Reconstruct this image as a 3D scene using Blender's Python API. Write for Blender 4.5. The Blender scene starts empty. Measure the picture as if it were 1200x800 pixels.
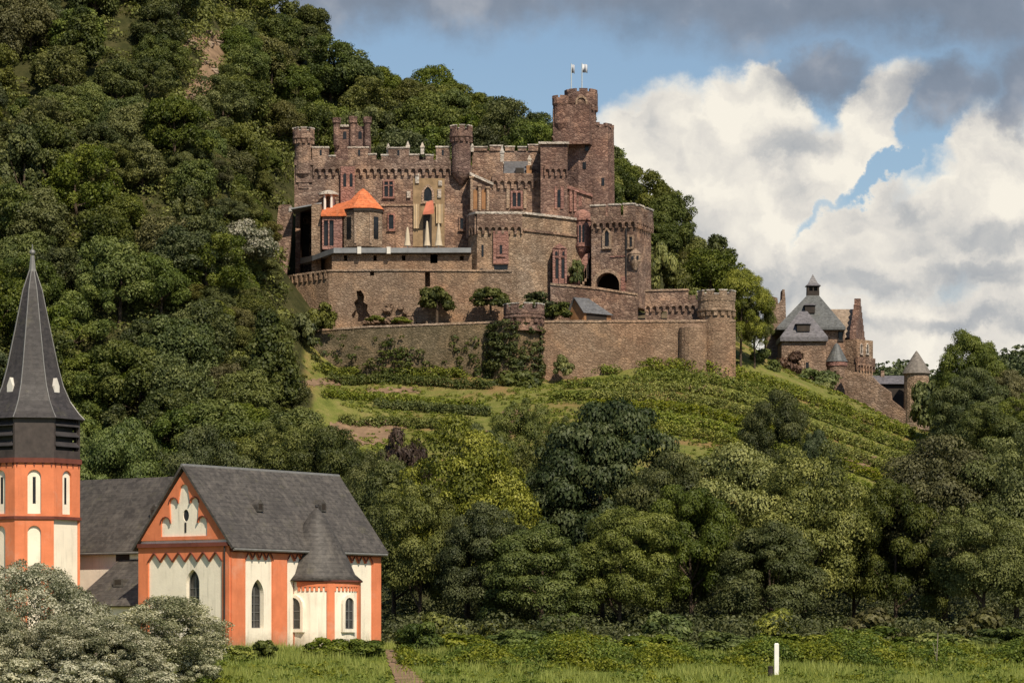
import bpy, math, random
import numpy as np
from mathutils import Vector
from mathutils.geometry import tessellate_polygon

# ------------------------------------------------------------------ camera, sky, sun, exposure
F, H = 3900.0, 760.0                      # focal length and horizon row of the photograph (1200 px wide)
scn = bpy.context.scene
COL = scn.collection
cd = bpy.data.cameras.new('camera')
cam = bpy.data.objects.new('camera', cd)
COL.objects.link(cam)
cam.location = (0, 0, 0)
cam.rotation_euler = (math.radians(90), 0, 0)
cd.sensor_width = 36
cd.lens = 36 * F / 1200
cd.shift_y = (H - 400) / 1200
cd.clip_start, cd.clip_end = 1, 20000
scn.camera = cam

SUN_EL, SUN_AZ = math.radians(47), math.radians(24)     # azimuth measured to the right of straight behind the camera
sl = bpy.data.lights.new('sun', 'SUN')
sl.energy, sl.angle, sl.color = 4.9, math.radians(0.5), (1.0, 0.89, 0.72)
sun = bpy.data.objects.new('sun', sl)
COL.objects.link(sun)
SUN_DIR = Vector((math.sin(SUN_AZ) * math.cos(SUN_EL), -math.cos(SUN_AZ) * math.cos(SUN_EL), math.sin(SUN_EL)))
sun.rotation_euler = SUN_DIR.to_track_quat('Z', 'Y').to_euler()
sun.location = (60, -100, 200)

scn.view_settings.view_transform = 'Standard'
scn.view_settings.look = 'None'
scn.view_settings.exposure = 0.12
scn.view_settings.gamma = 1.0
scn.cycles.max_bounces = 5
scn.cycles.diffuse_bounces = 3
scn.cycles.transmission_bounces = 3
scn.cycles.use_denoising = True

W = bpy.data.worlds.new('World')
scn.world = W
W.use_nodes = True
nt = W.node_tree
nt.nodes.clear()


class NB:
    """small node-graph helper"""
    def __init__(s, tree): s.t = tree
    def n(s, typ, **kw):
        o = s.t.nodes.new(typ)
        for k, v in kw.items(): setattr(o, k, v)
        return o
    def put(s, sock, v):
        if isinstance(v, bpy.types.NodeSocket): s.t.links.new(v, sock)
        else: sock.default_value = v
    def math(s, op, a, b=0.0, c=None, clamp=False):
        o = s.n('ShaderNodeMath', operation=op); o.use_clamp = clamp
        s.put(o.inputs[0], a); s.put(o.inputs[1], b)
        if c is not None: s.put(o.inputs[2], c)
        return o.outputs[0]
    def vmath(s, op, a, b=(0, 0, 0), scale=None):
        o = s.n('ShaderNodeVectorMath', operation=op)
        s.put(o.inputs[0], a)
        if op != 'LENGTH' and op != 'SCALE': s.put(o.inputs[1], b)
        if scale is not None: s.put(o.inputs['Scale'], scale)
        return o.outputs['Value'] if op in ('LENGTH', 'DOT_PRODUCT') else o.outputs[0]
    def mix(s, f, a, b, blend='MIX'):
        o = s.n('ShaderNodeMix', data_type='RGBA', blend_type=blend)
        s.put(o.inputs[0], f); s.put(o.inputs[6], a); s.put(o.inputs[7], b)
        return o.outputs[2]
    def noise(s, vec, scale, detail=4, rough=0.55, dist=0.0, out=0, typ='3D'):
        o = s.n('ShaderNodeTexNoise', noise_dimensions=typ)
        if vec is not None: s.put(o.inputs['Vector'], vec)
        o.inputs['Scale'].default_value = scale; o.inputs['Detail'].default_value = detail
        o.inputs['Roughness'].default_value = rough; o.inputs['Distortion'].default_value = dist
        return o.outputs[out]
    def remap(s, v, a, b, c=0.0, d=1.0, smooth=True):
        o = s.n('ShaderNodeMapRange', interpolation_type='SMOOTHSTEP' if smooth else 'LINEAR')
        s.put(o.inputs[0], v)
        for i, q in enumerate((a, b, c, d)): s.put(o.inputs[i + 1], q)
        return o.outputs[0]
    def ramp(s, v, stops):
        o = s.n('ShaderNodeValToRGB')
        e = o.color_ramp.elements
        while len(e) < len(stops): e.new(0.5)
        for q, (p, c) in zip(e, stops): q.position = p; q.color = (*c, 1)
        s.put(o.inputs[0], v)
        return o.outputs[0]


def build_world():
    b = NB(nt)
    SKY = 0.085
    sky = b.n('ShaderNodeTexSky', sky_type='NISHITA')
    sky.sun_disc = False
    sky.sun_elevation = SUN_EL
    sky.sun_rotation = math.pi - SUN_AZ
    sky.air_density, sky.dust_density, sky.ozone_density = 1.0, 0.3, 2.0
    tc = b.n('ShaderNodeTexCoord')
    sx = b.n('ShaderNodeSeparateXYZ'); b.put(sx.inputs[0], tc.outputs['Generated'])
    y = b.math('MAXIMUM', sx.outputs[1], 0.08)
    u = b.math('MULTIPLY', b.math('DIVIDE', sx.outputs[0], y), 3.9)
    v = b.math('MULTIPLY', b.math('DIVIDE', sx.outputs[2], y), 3.9)
    cb = b.n('ShaderNodeCombineXYZ'); b.put(cb.inputs[0], u); b.put(cb.inputs[1], v)
    P0 = cb.outputs[0]
    # billow: two scales of distortion give the cauliflower edge
    d1 = b.vmath('SUBTRACT', b.noise(P0, 9, 2, 0.5, out=1), (0.5, 0.5, 0.5))
    d2 = b.vmath('SUBTRACT', b.noise(P0, 34, 5, 0.65, out=1), (0.5, 0.5, 0.5))
    P = b.vmath('ADD', b.vmath('ADD', P0, b.vmath('SCALE', d1, scale=0.10)), b.vmath('SCALE', d2, scale=0.042))

    def field(Pv, blobs):
        out = None
        for blob in blobs:
            px, py, rx, ry = blob[:4]
            c = ((px - 600) / 1000, (760 - py) / 1000, 0)
            q = b.vmath('SUBTRACT', Pv, c)
            if len(blob) > 4:
                ro = b.n('ShaderNodeVectorRotate', rotation_type='Z_AXIS'); b.put(ro.inputs['Vector'], q); ro.inputs['Angle'].default_value = -math.radians(blob[4]); q = ro.outputs[0]
            q = b.vmath('MULTIPLY', q, (1000 / rx, 1000 / ry, 0))
            d = b.math('SUBTRACT', 1.0, b.vmath('LENGTH', q))
            if out is None: out = d
            else:
                o = b.n('ShaderNodeMath', operation='SMOOTH_MAX')
                b.put(o.inputs[0], out); b.put(o.inputs[1], d); o.inputs[2].default_value = 0.12
                out = o.outputs[0]
        return out
    big = [(790, 180, 85, 95), (880, 130, 75, 70), (905, 95, 40, 45), (860, 250, 170, 130), (1035, 140, 66, 74),
           (960, 220, 120, 90), (1170, 205, 85, 90), (1120, 260, 120, 70), (1010, 300, 190, 75), (1250, 300, 160, 160),
           (900, 420, 240, 105), (1090, 400, 160, 70), (640, 330, 120, 80)]
    den = field(P, big)
    # thin slot of blue between the two heaps
    slot = field(P, [(1030, 205, 100, 8, 40), (1092, 138, 32, 20, 30), (965, 62, 40, 40)])
    den = b.math('SUBTRACT', den, b.math('MULTIPLY', b.remap(slot, -1.2, 0.8), 0.62))
    m_white = b.remap(den, -0.02, 0.34)
    # relief: brighter where the heap faces the sun (up and to one side)
    na = b.noise(P, 10, 5, 0.52)
    nb_ = b.noise(b.vmath('ADD', P, (0.014, 0.026, 0)), 10, 5, 0.52)
    rel = b.math('MULTIPLY', b.math('SUBTRACT', na, nb_), 1.35)
    low = b.noise(P0, 5.0, 3, 0.5)
    shade = b.math('ADD', b.math('ADD', rel, b.math('MULTIPLY', b.math('SUBTRACT', low, 0.5), 0.8)), 0.74)
    # grey undersides in wide drifting bands
    under = field(P, [(1040, 338, 330, 24), (900, 325, 150, 42), (1130, 330, 180, 22), (1180, 290, 60, 30), (840, 290, 70, 60), (930, 170, 50, 38), (1110, 385, 120, 14)])
    shade = b.math('SUBTRACT', shade, b.math('MULTIPLY', b.remap(under, -0.3, 0.9), 0.42))
    shade = b.math('ADD', shade, b.math('MULTIPLY', b.remap(den, 0.45, 0.05), 0.16))
    white = b.ramp(shade, [(0.0, (0.30, 0.33, 0.37)), (0.35, (0.47, 0.475, 0.475)), (0.62, (0.68, 0.65, 0.60)), (0.9, (0.86, 0.81, 0.71))])
    # slate-grey layer high up plus small grey scraps
    dark = field(P, [(560, -20, 420, 62), (1000, -10, 420, 66), (1110, 10, 200, 55), (960, 92, 66, 34), (1118, 108, 70, 36), (1205, 90, 50, 60), (1195, 130, 28, 36), (350, 5, 130, 40)])
    m_dark = b.remap(dark, -0.4, 0.6)
    dn = b.noise(P0, 9, 5, 0.55)
    greyc = b.ramp(dn, [(0.3, (0.155, 0.19, 0.245)), (0.55, (0.215, 0.25, 0.31)), (0.78, (0.42, 0.43, 0.46))])
    up = b.remap(sx.outputs[2], -0.02, 0.0)
    front = b.remap(sx.outputs[1], 0.3, 0.6)
    skyc = b.mix(1.0, sky.outputs[0], (SKY, SKY, SKY, 1), 'MULTIPLY')
    m_white = b.math('MULTIPLY', m_white, b.math('MULTIPLY', up, front))
    m_dark = b.math('MULTIPLY', m_dark, b.math('MULTIPLY', up, front))
    c = b.mix(m_white, skyc, white)
    c = b.mix(b.math('MULTIPLY', m_dark, 0.93), c, greyc)
    bg = b.n('ShaderNodeBackground'); b.put(bg.inputs[0], b.mix(1.0, c, (1 / SKY, 1 / SKY, 1 / SKY, 1), 'MULTIPLY'))
    bg.inputs[1].default_value = SKY
    out = b.n('ShaderNodeOutputWorld'); nt.links.new(bg.outputs[0], out.inputs[0])


build_world()

# ------------------------------------------------------------------ helpers
rnd = random.Random(7)
def X(px, Y): return (px - 600) / F * Y
def Z(py, Y): return (H - py) / F * Y


class MB:
    def __init__(s): s.v, s.f = [], []
    def add(s, vs, fs):
        k = len(s.v); s.v += [tuple(p) for p in vs]; s.f += [[k + i for i in f] for f in fs]; return s
    def box(s, x0, x1, y0, y1, z0, z1):
        return s.prism([(x0, y0), (x1, y0), (x1, y1), (x0, y1)], z0, z1)
    def prism(s, pts, z0, z1, scale=1.0, c=None):
        n = len(pts)
        if c is None: c = (sum(p[0] for p in pts) / n, sum(p[1] for p in pts) / n)
        top = [(c[0] + (p[0] - c[0]) * scale, c[1] + (p[1] - c[1]) * scale) for p in pts]
        zz0 = z0 if hasattr(z0, '__len__') else [z0] * n
        zz1 = z1 if hasattr(z1, '__len__') else [z1] * n
        vs = [(p[0], p[1], z) for p, z in zip(pts, zz0)] + [(p[0], p[1], z) for p, z in zip(top, zz1)]
        fs = [[i, (i + 1) % n, n + (i + 1) % n, n + i] for i in range(n)] + [list(range(n))[::-1], list(range(n, 2 * n))]
        return s.add(vs, fs)
    def lathe(s, cx, cy, prof, n=24, ph=0.0, a0=0.0, a1=2 * math.pi):
        full = abs(a1 - a0 - 2 * math.pi) < 1e-6
        m = n if full else n + 1
        vs, fs = [], []
        for r, z in prof:
            for i in range(m):
                a = a0 + ph + (a1 - a0) * i / n
                vs.append((cx + r * math.sin(a), cy - r * math.cos(a), z))
        for j in range(len(prof) - 1):
            for i in range(n):
                k = (i + 1) % m
                fs.append([j * m + i, j * m + k, (j + 1) * m + k, (j + 1) * m + i])
        if full:
            if prof[0][0] > 1e-4: fs.append(list(range(m))[::-1])
            if prof[-1][0] > 1e-4: fs.append([(len(prof) - 1) * m + i for i in range(m)])
        return s.add(vs, fs)
    def ringboxes(s, cx, cy, r0, r1, z0, z1, n, frac=0.55, ph=0.0, zin=None):
        for i in range(n):
            a = ph + 2 * math.pi * i / n; w = math.pi / n * frac
            pts = []
            for r, q in ((r1, a - w), (r1, a + w), (r0, a + w), (r0, a - w)):
                pts.append((cx + r * math.sin(q), cy - r * math.cos(q)))
            s.prism(pts, z0 if zin is None else [z0, z0, zin, zin], z1)
        return s
    def tube(s, p0, p1, r0, r1=None, n=8):
        r1 = r0 if r1 is None else r1
        p0, p1 = Vector(p0), Vector(p1); d = (p1 - p0).normalized()
        a = d.orthogonal().normalized(); c = d.cross(a)
        vs = []
        for p, r in ((p0, r0), (p1, r1)):
            for i in range(n):
                t = 2 * math.pi * i / n; vs.append(p + a * (r * math.cos(t)) + c * (r * math.sin(t)))
        fs = [[i, (i + 1) % n, n + (i + 1) % n, n + i] for i in range(n)] + [list(range(n))[::-1], list(range(n, 2 * n))]
        return s.add(vs, fs)
    def ball(s, c, r, n=8, sz=1.0):
        prof = [(r * math.sin(math.pi * k / n), c[2] - r * sz * math.cos(math.pi * k / n)) for k in range(n + 1)]
        prof[0] = (1e-5, prof[0][1]); prof[-1] = (1e-5, prof[-1][1])
        return s.lathe(c[0], c[1], prof, n + 4)
    def rock(s, c, r, rg):
        n = 7; vs = []
        for j in range(1, 5):
            for i in range(n):
                th = math.pi * j / 5; a = 2 * math.pi * (i + 0.5 * (j % 2)) / n; q = r * rg.uniform(0.7, 1.15)
                vs.append((c[0] + q * math.sin(th) * math.cos(a), c[1] + q * math.sin(th) * math.sin(a), c[2] + 0.7 * q * math.cos(th)))
        fs = [[j * n + i, j * n + (i + 1) % n, (j + 1) * n + (i + 1) % n, (j + 1) * n + i] for j in range(3) for i in range(n)]
        fs += [list(range(n)), [3 * n + i for i in range(n)][::-1]]
        return s.add(vs, fs)
    def extrude(s, fr, outer, holes=(), o0=0.0, o1=-0.4):
        """polygon in the frame's (u, z) plane with holes, from offset o0 (outer face) back to o1"""
        loops = [list(outer)] + [list(h) for h in holes]
        tris = tessellate_polygon([[Vector((p[0], p[1], 0)) for p in l] for l in loops])
        flat = [p for l in loops for p in l]; n = len(flat)
        vs = [fr.pt(u, z, o0) for u, z in flat] + [fr.pt(u, z, o1) for u, z in flat]
        fs = [list(t) for t in tris] + [[n + i for i in t][::-1] for t in tris]
        k = 0
        for l in loops:
            m = len(l)
            for i in range(m):
                a, c = k + i, k + (i + 1) % m
                fs.append([a, c, n + c, n + a])
            k += m
        return s.add(vs, fs)
    def fbox(s, fr, u0, u1, z0, z1, o0, o1):
        return s.extrude(fr, rect(u0, u1, z0, z1), (), o0, o1)
    def build(s, name, mat, parent=None, smooth=False):
        me = bpy.data.meshes.new(name)
        loc = (0, 0, 0)
        if parent is not None:
            loc = wloc(parent)
        me.from_pydata([(p[0] - loc[0], p[1] - loc[1], p[2] - loc[2]) for p in s.v], [], s.f)
        me.materials.append(mat)
        me.update()
        if smooth:
            me.polygons.foreach_set('use_smooth', [True] * len(me.polygons))
        o = bpy.data.objects.new(name, me)
        COL.objects.link(o)
        if parent is not None: o.parent = parent
        return o


def wloc(o):
    l = Vector((0, 0, 0))
    while o is not None: l = l + o.location; o = o.parent
    return l


class Fr:
    """vertical plane: origin, unit u direction, outward normal (towards the camera for left-to-right walls)"""
    def __init__(s, p0, p1):
        s.o = Vector((p0[0], p0[1])); d = Vector((p1[0], p1[1])) - s.o
        s.L = d.length; s.d = d / s.L; s.n = Vector((s.d.y, -s.d.x))
    def pt(s, u, z, o=0.0):
        p = s.o + s.d * u + s.n * o
        return (p.x, p.y, z)
    def u(s, px):                                     # where the photograph's column px meets this plane
        k = (px - 600) / F
        return (k * s.o.y - s.o.x) / (s.d.x - k * s.d.y)
    def Y(s, u): return s.o.y + s.d.y * u


def rect(u0, u1, z0, z1): return [(u0, z0), (u1, z0), (u1, z1), (u0, z1)]
def arch(u0, u1, z0, z1, kind='round', n=8):
    w = u1 - u0; m = (u0 + u1) / 2
    if kind == 'rect': return rect(u0, u1, z0, z1)
    pts = [(u0, z0), (u1, z0)]
    if kind == 'round':
        zs = z1 - w / 2
        for i in range(n + 1):
            a = math.pi * i / n; pts.append((m + w / 2 * math.cos(a), zs + w / 2 * math.sin(a)))
    else:
        R = w * 0.95; h = math.sqrt(R * R - (R - w / 2) ** 2); zs = z1 - h
        amax = math.asin(h / R)
        for i in range(n + 1):
            a = amax * i / n; pts.append((u1 - R + R * math.cos(a), zs + R * math.sin(a)))
        for i in range(n - 1, -1, -1):
            a = amax * i / n; pts.append((u0 + R - R * math.cos(a), zs + R * math.sin(a)))
    return pts


def thing(name, label, cat, loc, group=None):
    o = bpy.data.objects.new(name, None); COL.objects.link(o)
    o.location = loc; o.empty_display_size = 1
    o['label'] = label; o['category'] = cat
    if group: o['group'] = group
    return o
def tag(o, label, cat, group=None):
    o['label'] = label; o['category'] = cat
    if group: o['group'] = group
    return o


# ------------------------------------------------------------------ materials
M = {}
def mat(name):
    m = bpy.data.materials.new(name); m.use_nodes = True
    t = m.node_tree; t.nodes.clear(); b = NB(t)
    out = b.n('ShaderNodeOutputMaterial'); p = b.n('ShaderNodeBsdfPrincipled')
    t.links.new(p.outputs[0], out.inputs[0])
    M[name] = m
    return m, b, p, out
def worldpos(b):
    return b.n('ShaderNodeNewGeometry').outputs['Position']
def bump(b, p, h, strength, dist):
    o = b.n('ShaderNodeBump'); o.inputs['Strength'].default_value = strength; o.inputs['Distance'].default_value = dist
    b.put(o.inputs['Height'], h); b.t.links.new(o.outputs[0], p.inputs['Normal'])

def stone(name, dark, mid, light, cell=1.3, rough=0.95, stain=0.5, mortar=None, streak=True):
    m, b, p, _ = mat(name)
    pos = worldpos(b)
    warp = b.vmath('ADD', pos, b.vmath('SCALE', b.vmath('SUBTRACT', b.noise(pos, 1.2, 3, 0.6, out=1), (0.5, 0.5, 0.5)), scale=0.5))
    st = b.vmath('MULTIPLY', warp, (cell, cell, cell * 1.9))
    vo = b.n('ShaderNodeTexVoronoi'); b.put(vo.inputs['Vector'], st); vo.inputs['Scale'].default_value = 1.0
    ve = b.n('ShaderNodeTexVoronoi', feature='DISTANCE_TO_EDGE'); b.put(ve.inputs['Vector'], st); ve.inputs['Scale'].default_value = 1.0
    sp = b.n('ShaderNodeSeparateColor'); b.put(sp.inputs[0], vo.outputs['Color'])
    col = b.ramp(sp.outputs[0], [(0.0, dark), (0.5, mid), (0.93, light)])
    soft = b.noise(pos, 1.5, 6, 0.75)
    col = b.mix(0.42, col, b.ramp(soft, [(0.3, dark), (0.5, mid), (0.7, light)]))
    fine = b.noise(pos, 3.5, 4, 0.7)
    col = b.mix(b.remap(fine, 0.3, 0.75, 0.0, 0.55), col, (*dark, 1))
    big = b.noise(pos, 0.16, 4, 0.62)
    col = b.mix(b.remap(big, 0.42, 0.72, 0, stain), col, (*[q * 0.45 for q in dark], 1))
    warm = b.noise(pos, 0.27, 3, 0.5, dist=0.6)
    col = b.mix(b.remap(warm, 0.5, 0.72, 0, 0.6), col, (light[0] * 1.05, light[1] * 0.95, light[2] * 0.85, 1))
    mid_ = b.noise(pos, 0.8, 5, 0.7)
    col = b.mix(b.remap(mid_, 0.54, 0.72, 0, 0.5), col, (light[0], light[1], light[2], 1))
    col = b.mix(b.remap(mid_, 0.46, 0.3, 0, 0.5), col, (dark[0], dark[1] * 0.92, dark[2] * 0.9, 1))
    ph = b.noise(pos, 0.075, 3, 0.55, dist=0.8)
    col = b.mix(b.remap(ph, 0.5, 0.66, 0, 0.5), col, b.mix(1.0, col, (0.86, 0.98, 1.12, 1), 'MULTIPLY'))
    col = b.mix(b.remap(ph, 0.48, 0.34, 0, 0.7), col, b.mix(1.0, col, (1.1, 0.98, 0.92, 1), 'MULTIPLY'))
    if streak:                                        # rain marks that run down the wall
        sp2 = b.vmath('MULTIPLY', pos, (0.9, 0.9, 0.07))
        stn = b.noise(sp2, 1.0, 4, 0.65)
        col = b.mix(b.remap(stn, 0.52, 0.74, 0, 0.45), col, (*[q * 0.5 for q in dark], 1))
    mo = b.remap(ve.outputs['Distance'], 0.0, 0.09, 1, 0)
    mc = mortar or tuple(0.6 * q for q in dark)
    col = b.mix(b.math('MULTIPLY', mo, 0.4), col, (*mc, 1))
    b.put(p.inputs['Base Color'], col); p.inputs['Roughness'].default_value = rough
    p.inputs['Specular IOR Level'].default_value = 0.2
    bump(b, p, b.math('ADD', b.remap(ve.outputs['Distance'], 0, 0.16), b.math('MULTIPLY', fine, 0.5)), 0.7, 0.14)
    return m

stone('castle_stone', (0.115, 0.073, 0.056), (0.245, 0.158, 0.118), (0.50, 0.355, 0.262), stain=0.6)
stone('tower_stone', (0.10, 0.060, 0.050), (0.195, 0.118, 0.092), (0.40, 0.265, 0.205), stain=0.4)
stone('tan_stone', (0.165, 0.112, 0.076), (0.30, 0.208, 0.142), (0.50, 0.37, 0.26), cell=1.3, stain=0.3)
stone('wall_stone', (0.17, 0.112, 0.074), (0.285, 0.188, 0.125), (0.42, 0.295, 0.20), cell=1.5, stain=0.35)
stone('mossy_stone', (0.095, 0.075, 0.042), (0.165, 0.122, 0.072), (0.27, 0.20, 0.125), cell=1.5, stain=0.55)
stone('red_sandstone', (0.20, 0.105, 0.085), (0.31, 0.160, 0.128), (0.43, 0.245, 0.20), cell=1.0, stain=0.35)
stone('coping_stone', (0.36, 0.31, 0.26), (0.52, 0.455, 0.385), (0.68, 0.61, 0.53), cell=1.0, stain=0.45)
stone('trim_stone', (0.26, 0.18, 0.125), (0.38, 0.27, 0.19), (0.5, 0.37, 0.27), cell=1.4, stain=0.3)
stone('manor_stone', (0.16, 0.105, 0.074), (0.28, 0.188, 0.132), (0.42, 0.30, 0.22), cell=1.2, stain=0.4)

def plain(name, c, rough=0.8, var=0.25, scale=0.8, spec=0.3, metal=0.0, streak=0.0, c2=None, bmp=0.0, fs=5.0, dirt=False):
    m, b, p, _ = mat(name)
    pos = worldpos(b)
    n = b.noise(pos, scale, 5, 0.6)
    lo = tuple(q * (1 - var) for q in c); hi = tuple(min(0.95, q * (1 + var)) for q in c)
    col = b.ramp(n, [(0.3, lo), (0.7, hi)])
    if c2 is not None:
        col = b.mix(b.remap(b.noise(pos, scale * 0.3, 4, 0.6), 0.45, 0.7), col, (*c2, 1))
    if streak:
        s = b.noise(b.vmath('MULTIPLY', pos, (1.5, 1.5, 0.12)), 1.6, 4, 0.65)
        col = b.mix(b.remap(s, 0.5, 0.78, 0, streak), col, (*[q * 0.42 for q in c], 1))
    if dirt:                                          # splashed earth along the foot of the wall, faded patches higher up
        z = b.n('ShaderNodeSeparateXYZ'); b.put(z.inputs[0], pos)
        foot = b.math('ADD', z.outputs[2], b.math('MULTIPLY', b.noise(pos, 1.1, 4, 0.7), -2.6))
        col = b.mix(b.remap(foot, 0.6, -1.2, 0, 0.5), col, (0.20, 0.155, 0.10, 1))
        pt = b.noise(pos, 0.35, 5, 0.7)
        col = b.mix(b.remap(pt, 0.52, 0.72, 0, 0.22), col, (0.62, 0.50, 0.40, 1))
    b.put(p.inputs['Base Color'], col)
    p.inputs['Roughness'].default_value = rough; p.inputs['Specular IOR Level'].default_value = spec
    p.inputs['Metallic'].default_value = metal
    if bmp: bump(b, p, b.noise(pos, fs, 4, 0.6), bmp, 0.05)
    return m

plain('white_plaster', (0.83, 0.75, 0.61), 0.92, 0.09, 0.7, 0.15, streak=0.5, bmp=0.3, dirt=True)
plain('orange_plaster', (0.66, 0.205, 0.095), 0.9, 0.14, 0.6, 0.15, streak=0.3, bmp=0.3, dirt=True)
plain('oxblood_trim', (0.15, 0.045, 0.03), 0.8, 0.3)
plain('louver_wood', (0.045, 0.04, 0.04), 0.6, 0.3)
plain('belfry_slate', (0.055, 0.043, 0.038), 0.6, 0.3, 1.5)
plain('lead_flashing', (0.17, 0.165, 0.155), 0.45, 0.2, 2.0, 0.5)
plain('grey_lead', (0.20, 0.205, 0.21), 0.5, 0.25, 0.7, 0.5)
plain('pale_paint', (0.66, 0.62, 0.55), 0.7, 0.08)
plain('pale_canvas', (0.50, 0.38, 0.24), 0.9, 0.12)
plain('white_canvas', (0.52, 0.43, 0.31), 0.9, 0.08)
plain('gold_render', (0.27, 0.185, 0.105), 0.9, 0.3, 0.9, 0.15, streak=0.3)
plain('red_canvas', (0.46, 0.15, 0.09), 0.9, 0.15)
plain('flag_cloth', (0.52, 0.53, 0.56), 0.9, 0.06)
plain('flag_red', (0.45, 0.10, 0.09), 0.9, 0.06)
plain('pole_metal', (0.42, 0.47, 0.50), 0.4, 0.1, 2, 0.5)
plain('dark_wood', (0.035, 0.026, 0.02), 0.7, 0.4)
plain('brown_wood', (0.27, 0.135, 0.06), 0.8, 0.3)
plain('bark', (0.085, 0.062, 0.045), 0.95, 0.4, 3.0, 0.1, bmp=0.6)
plain('pale_bark', (0.20, 0.17, 0.13), 0.95, 0.3, 3.0, 0.1, bmp=0.6)
plain('soil', (0.22, 0.145, 0.090), 0.95, 0.35, 0.6, 0.1, bmp=0.5)
plain('rock', (0.27, 0.20, 0.145), 0.95, 0.35, 0.5, 0.1, bmp=0.8, fs=2)
plain('pale_rock', (0.5, 0.47, 0.43), 0.95, 0.2, 2, 0.1)
plain('post_paint', (0.78, 0.76, 0.70), 0.6, 0.08, 2, streak=0.15)
plain('dark_iron', (0.03, 0.028, 0.028), 0.6, 0.3)

def slate(name, c, c2, rough=0.62):
    m, b, p, _ = mat(name)
    pos = worldpos(b)
    st = b.vmath('MULTIPLY', pos, (2.6, 2.6, 4.0))
    vo = b.n('ShaderNodeTexVoronoi'); b.put(vo.inputs['Vector'], st); vo.inputs['Scale'].default_value = 1
    sp = b.n('ShaderNodeSeparateColor'); b.put(sp.inputs[0], vo.outputs['Color'])
    col = b.ramp(sp.outputs[0], [(0.0, tuple(q * 0.72 for q in c)), (1.0, tuple(q * 1.35 for q in c))])
    s = b.noise(b.vmath('MULTIPLY', pos, (1.2, 1.2, 0.16)), 0.9, 5, 0.7)
    col = b.mix(b.remap(s, 0.46, 0.72, 0, 0.65), col, (*c2, 1))
    big = b.noise(pos, 0.25, 4, 0.6)
    col = b.mix(b.remap(big, 0.5, 0.75, 0, 0.5), col, (*[q * 0.6 for q in c], 1))
    b.put(p.inputs['Base Color'], col); p.inputs['Roughness'].default_value = rough
    p.inputs['Specular IOR Level'].default_value = 0.35
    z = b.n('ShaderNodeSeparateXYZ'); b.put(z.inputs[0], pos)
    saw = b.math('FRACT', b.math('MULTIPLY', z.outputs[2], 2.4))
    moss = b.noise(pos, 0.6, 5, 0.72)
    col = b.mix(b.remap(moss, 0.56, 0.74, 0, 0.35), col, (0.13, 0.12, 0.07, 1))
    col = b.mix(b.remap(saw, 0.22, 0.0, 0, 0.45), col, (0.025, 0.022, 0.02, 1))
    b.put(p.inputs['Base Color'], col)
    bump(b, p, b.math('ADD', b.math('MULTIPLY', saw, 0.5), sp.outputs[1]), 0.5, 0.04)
    return m
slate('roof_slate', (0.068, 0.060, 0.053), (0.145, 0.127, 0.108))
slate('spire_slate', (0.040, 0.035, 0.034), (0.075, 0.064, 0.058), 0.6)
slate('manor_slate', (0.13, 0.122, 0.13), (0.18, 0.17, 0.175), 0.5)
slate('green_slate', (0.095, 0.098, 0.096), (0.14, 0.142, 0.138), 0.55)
slate('orange_tile', (0.56, 0.150, 0.055), (0.66, 0.25, 0.12), 0.9)
slate('tan_tile', (0.25, 0.19, 0.14), (0.33, 0.26, 0.20), 0.85)
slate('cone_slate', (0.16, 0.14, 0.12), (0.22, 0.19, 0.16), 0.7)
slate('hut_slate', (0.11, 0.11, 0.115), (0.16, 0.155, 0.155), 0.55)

def glass_mat():
    m, b, p, _ = mat('window_glass')
    n = b.noise(worldpos(b), 1.1, 2)
    b.put(p.inputs['Base Color'], b.ramp(n, [(0.3, (0.008, 0.009, 0.010)), (0.7, (0.022, 0.022, 0.024))]))
    p.inputs['Roughness'].default_value = 0.2; p.inputs['Specular IOR Level'].default_value = 0.3
    bump(b, p, b.noise(worldpos(b), 3.0, 2), 0.15, 0.03)
    m2, b2, p2, _ = mat('church_glass')
    pos = worldpos(b2)
    n2 = b2.noise(pos, 2.2, 3)
    b2.put(p2.inputs['Base Color'], b2.ramp(n2, [(0.3, (0.02, 0.02, 0.021)), (0.7, (0.06, 0.058, 0.055))]))
    p2.inputs['Roughness'].default_value = 0.25
    bump(b2, p2, n2, 0.2, 0.03)
glass_mat()

def leaf(name, dark, mid, light, trans=0.25, rough=0.55, spec=0.25, hue=0.011, val=0.22):
    m, b, p, out = mat(name)
    at = b.n('ShaderNodeAttribute', attribute_name='tone')
    col = b.ramp(at.outputs['Fac'], [(0.05, dark), (0.5, mid), (0.95, light)])
    oi = b.n('ShaderNodeObjectInfo')
    hs = b.n('ShaderNodeHueSaturation')
    r = oi.outputs['Random']
    b.put(hs.inputs['Hue'], b.remap(r, 0, 1, 0.5 - hue, 0.5 + hue, False))
    r2 = b.math('FRACT', b.math('MULTIPLY', r, 7.31))
    b.put(hs.inputs['Value'], b.remap(r2, 0, 1, 1 - val, 1 + val, False))
    r3 = b.math('FRACT', b.math('MULTIPLY', r, 17.7))
    b.put(hs.inputs['Saturation'], b.remap(r3, 0, 1, 0.82, 1.12, False))
    b.put(hs.inputs['Color'], col)
    b.put(p.inputs['Base Color'], hs.outputs[0]); p.inputs['Roughness'].default_value = rough
    p.inputs['Specular IOR Level'].default_value = spec
    tr = b.n('ShaderNodeBsdfTranslucent')
    b.put(tr.inputs[0], b.mix(1.0, hs.outputs[0], (1.1, 1.15, 0.55, 1), 'MULTIPLY'))
    mx = b.n('ShaderNodeMixShader'); mx.inputs[0].default_value = trans
    b.t.links.new(p.outputs[0], mx.inputs[1]); b.t.links.new(tr.outputs[0], mx.inputs[2])
    b.t.links.new(mx.outputs[0], out.inputs[0])
    return m
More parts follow.
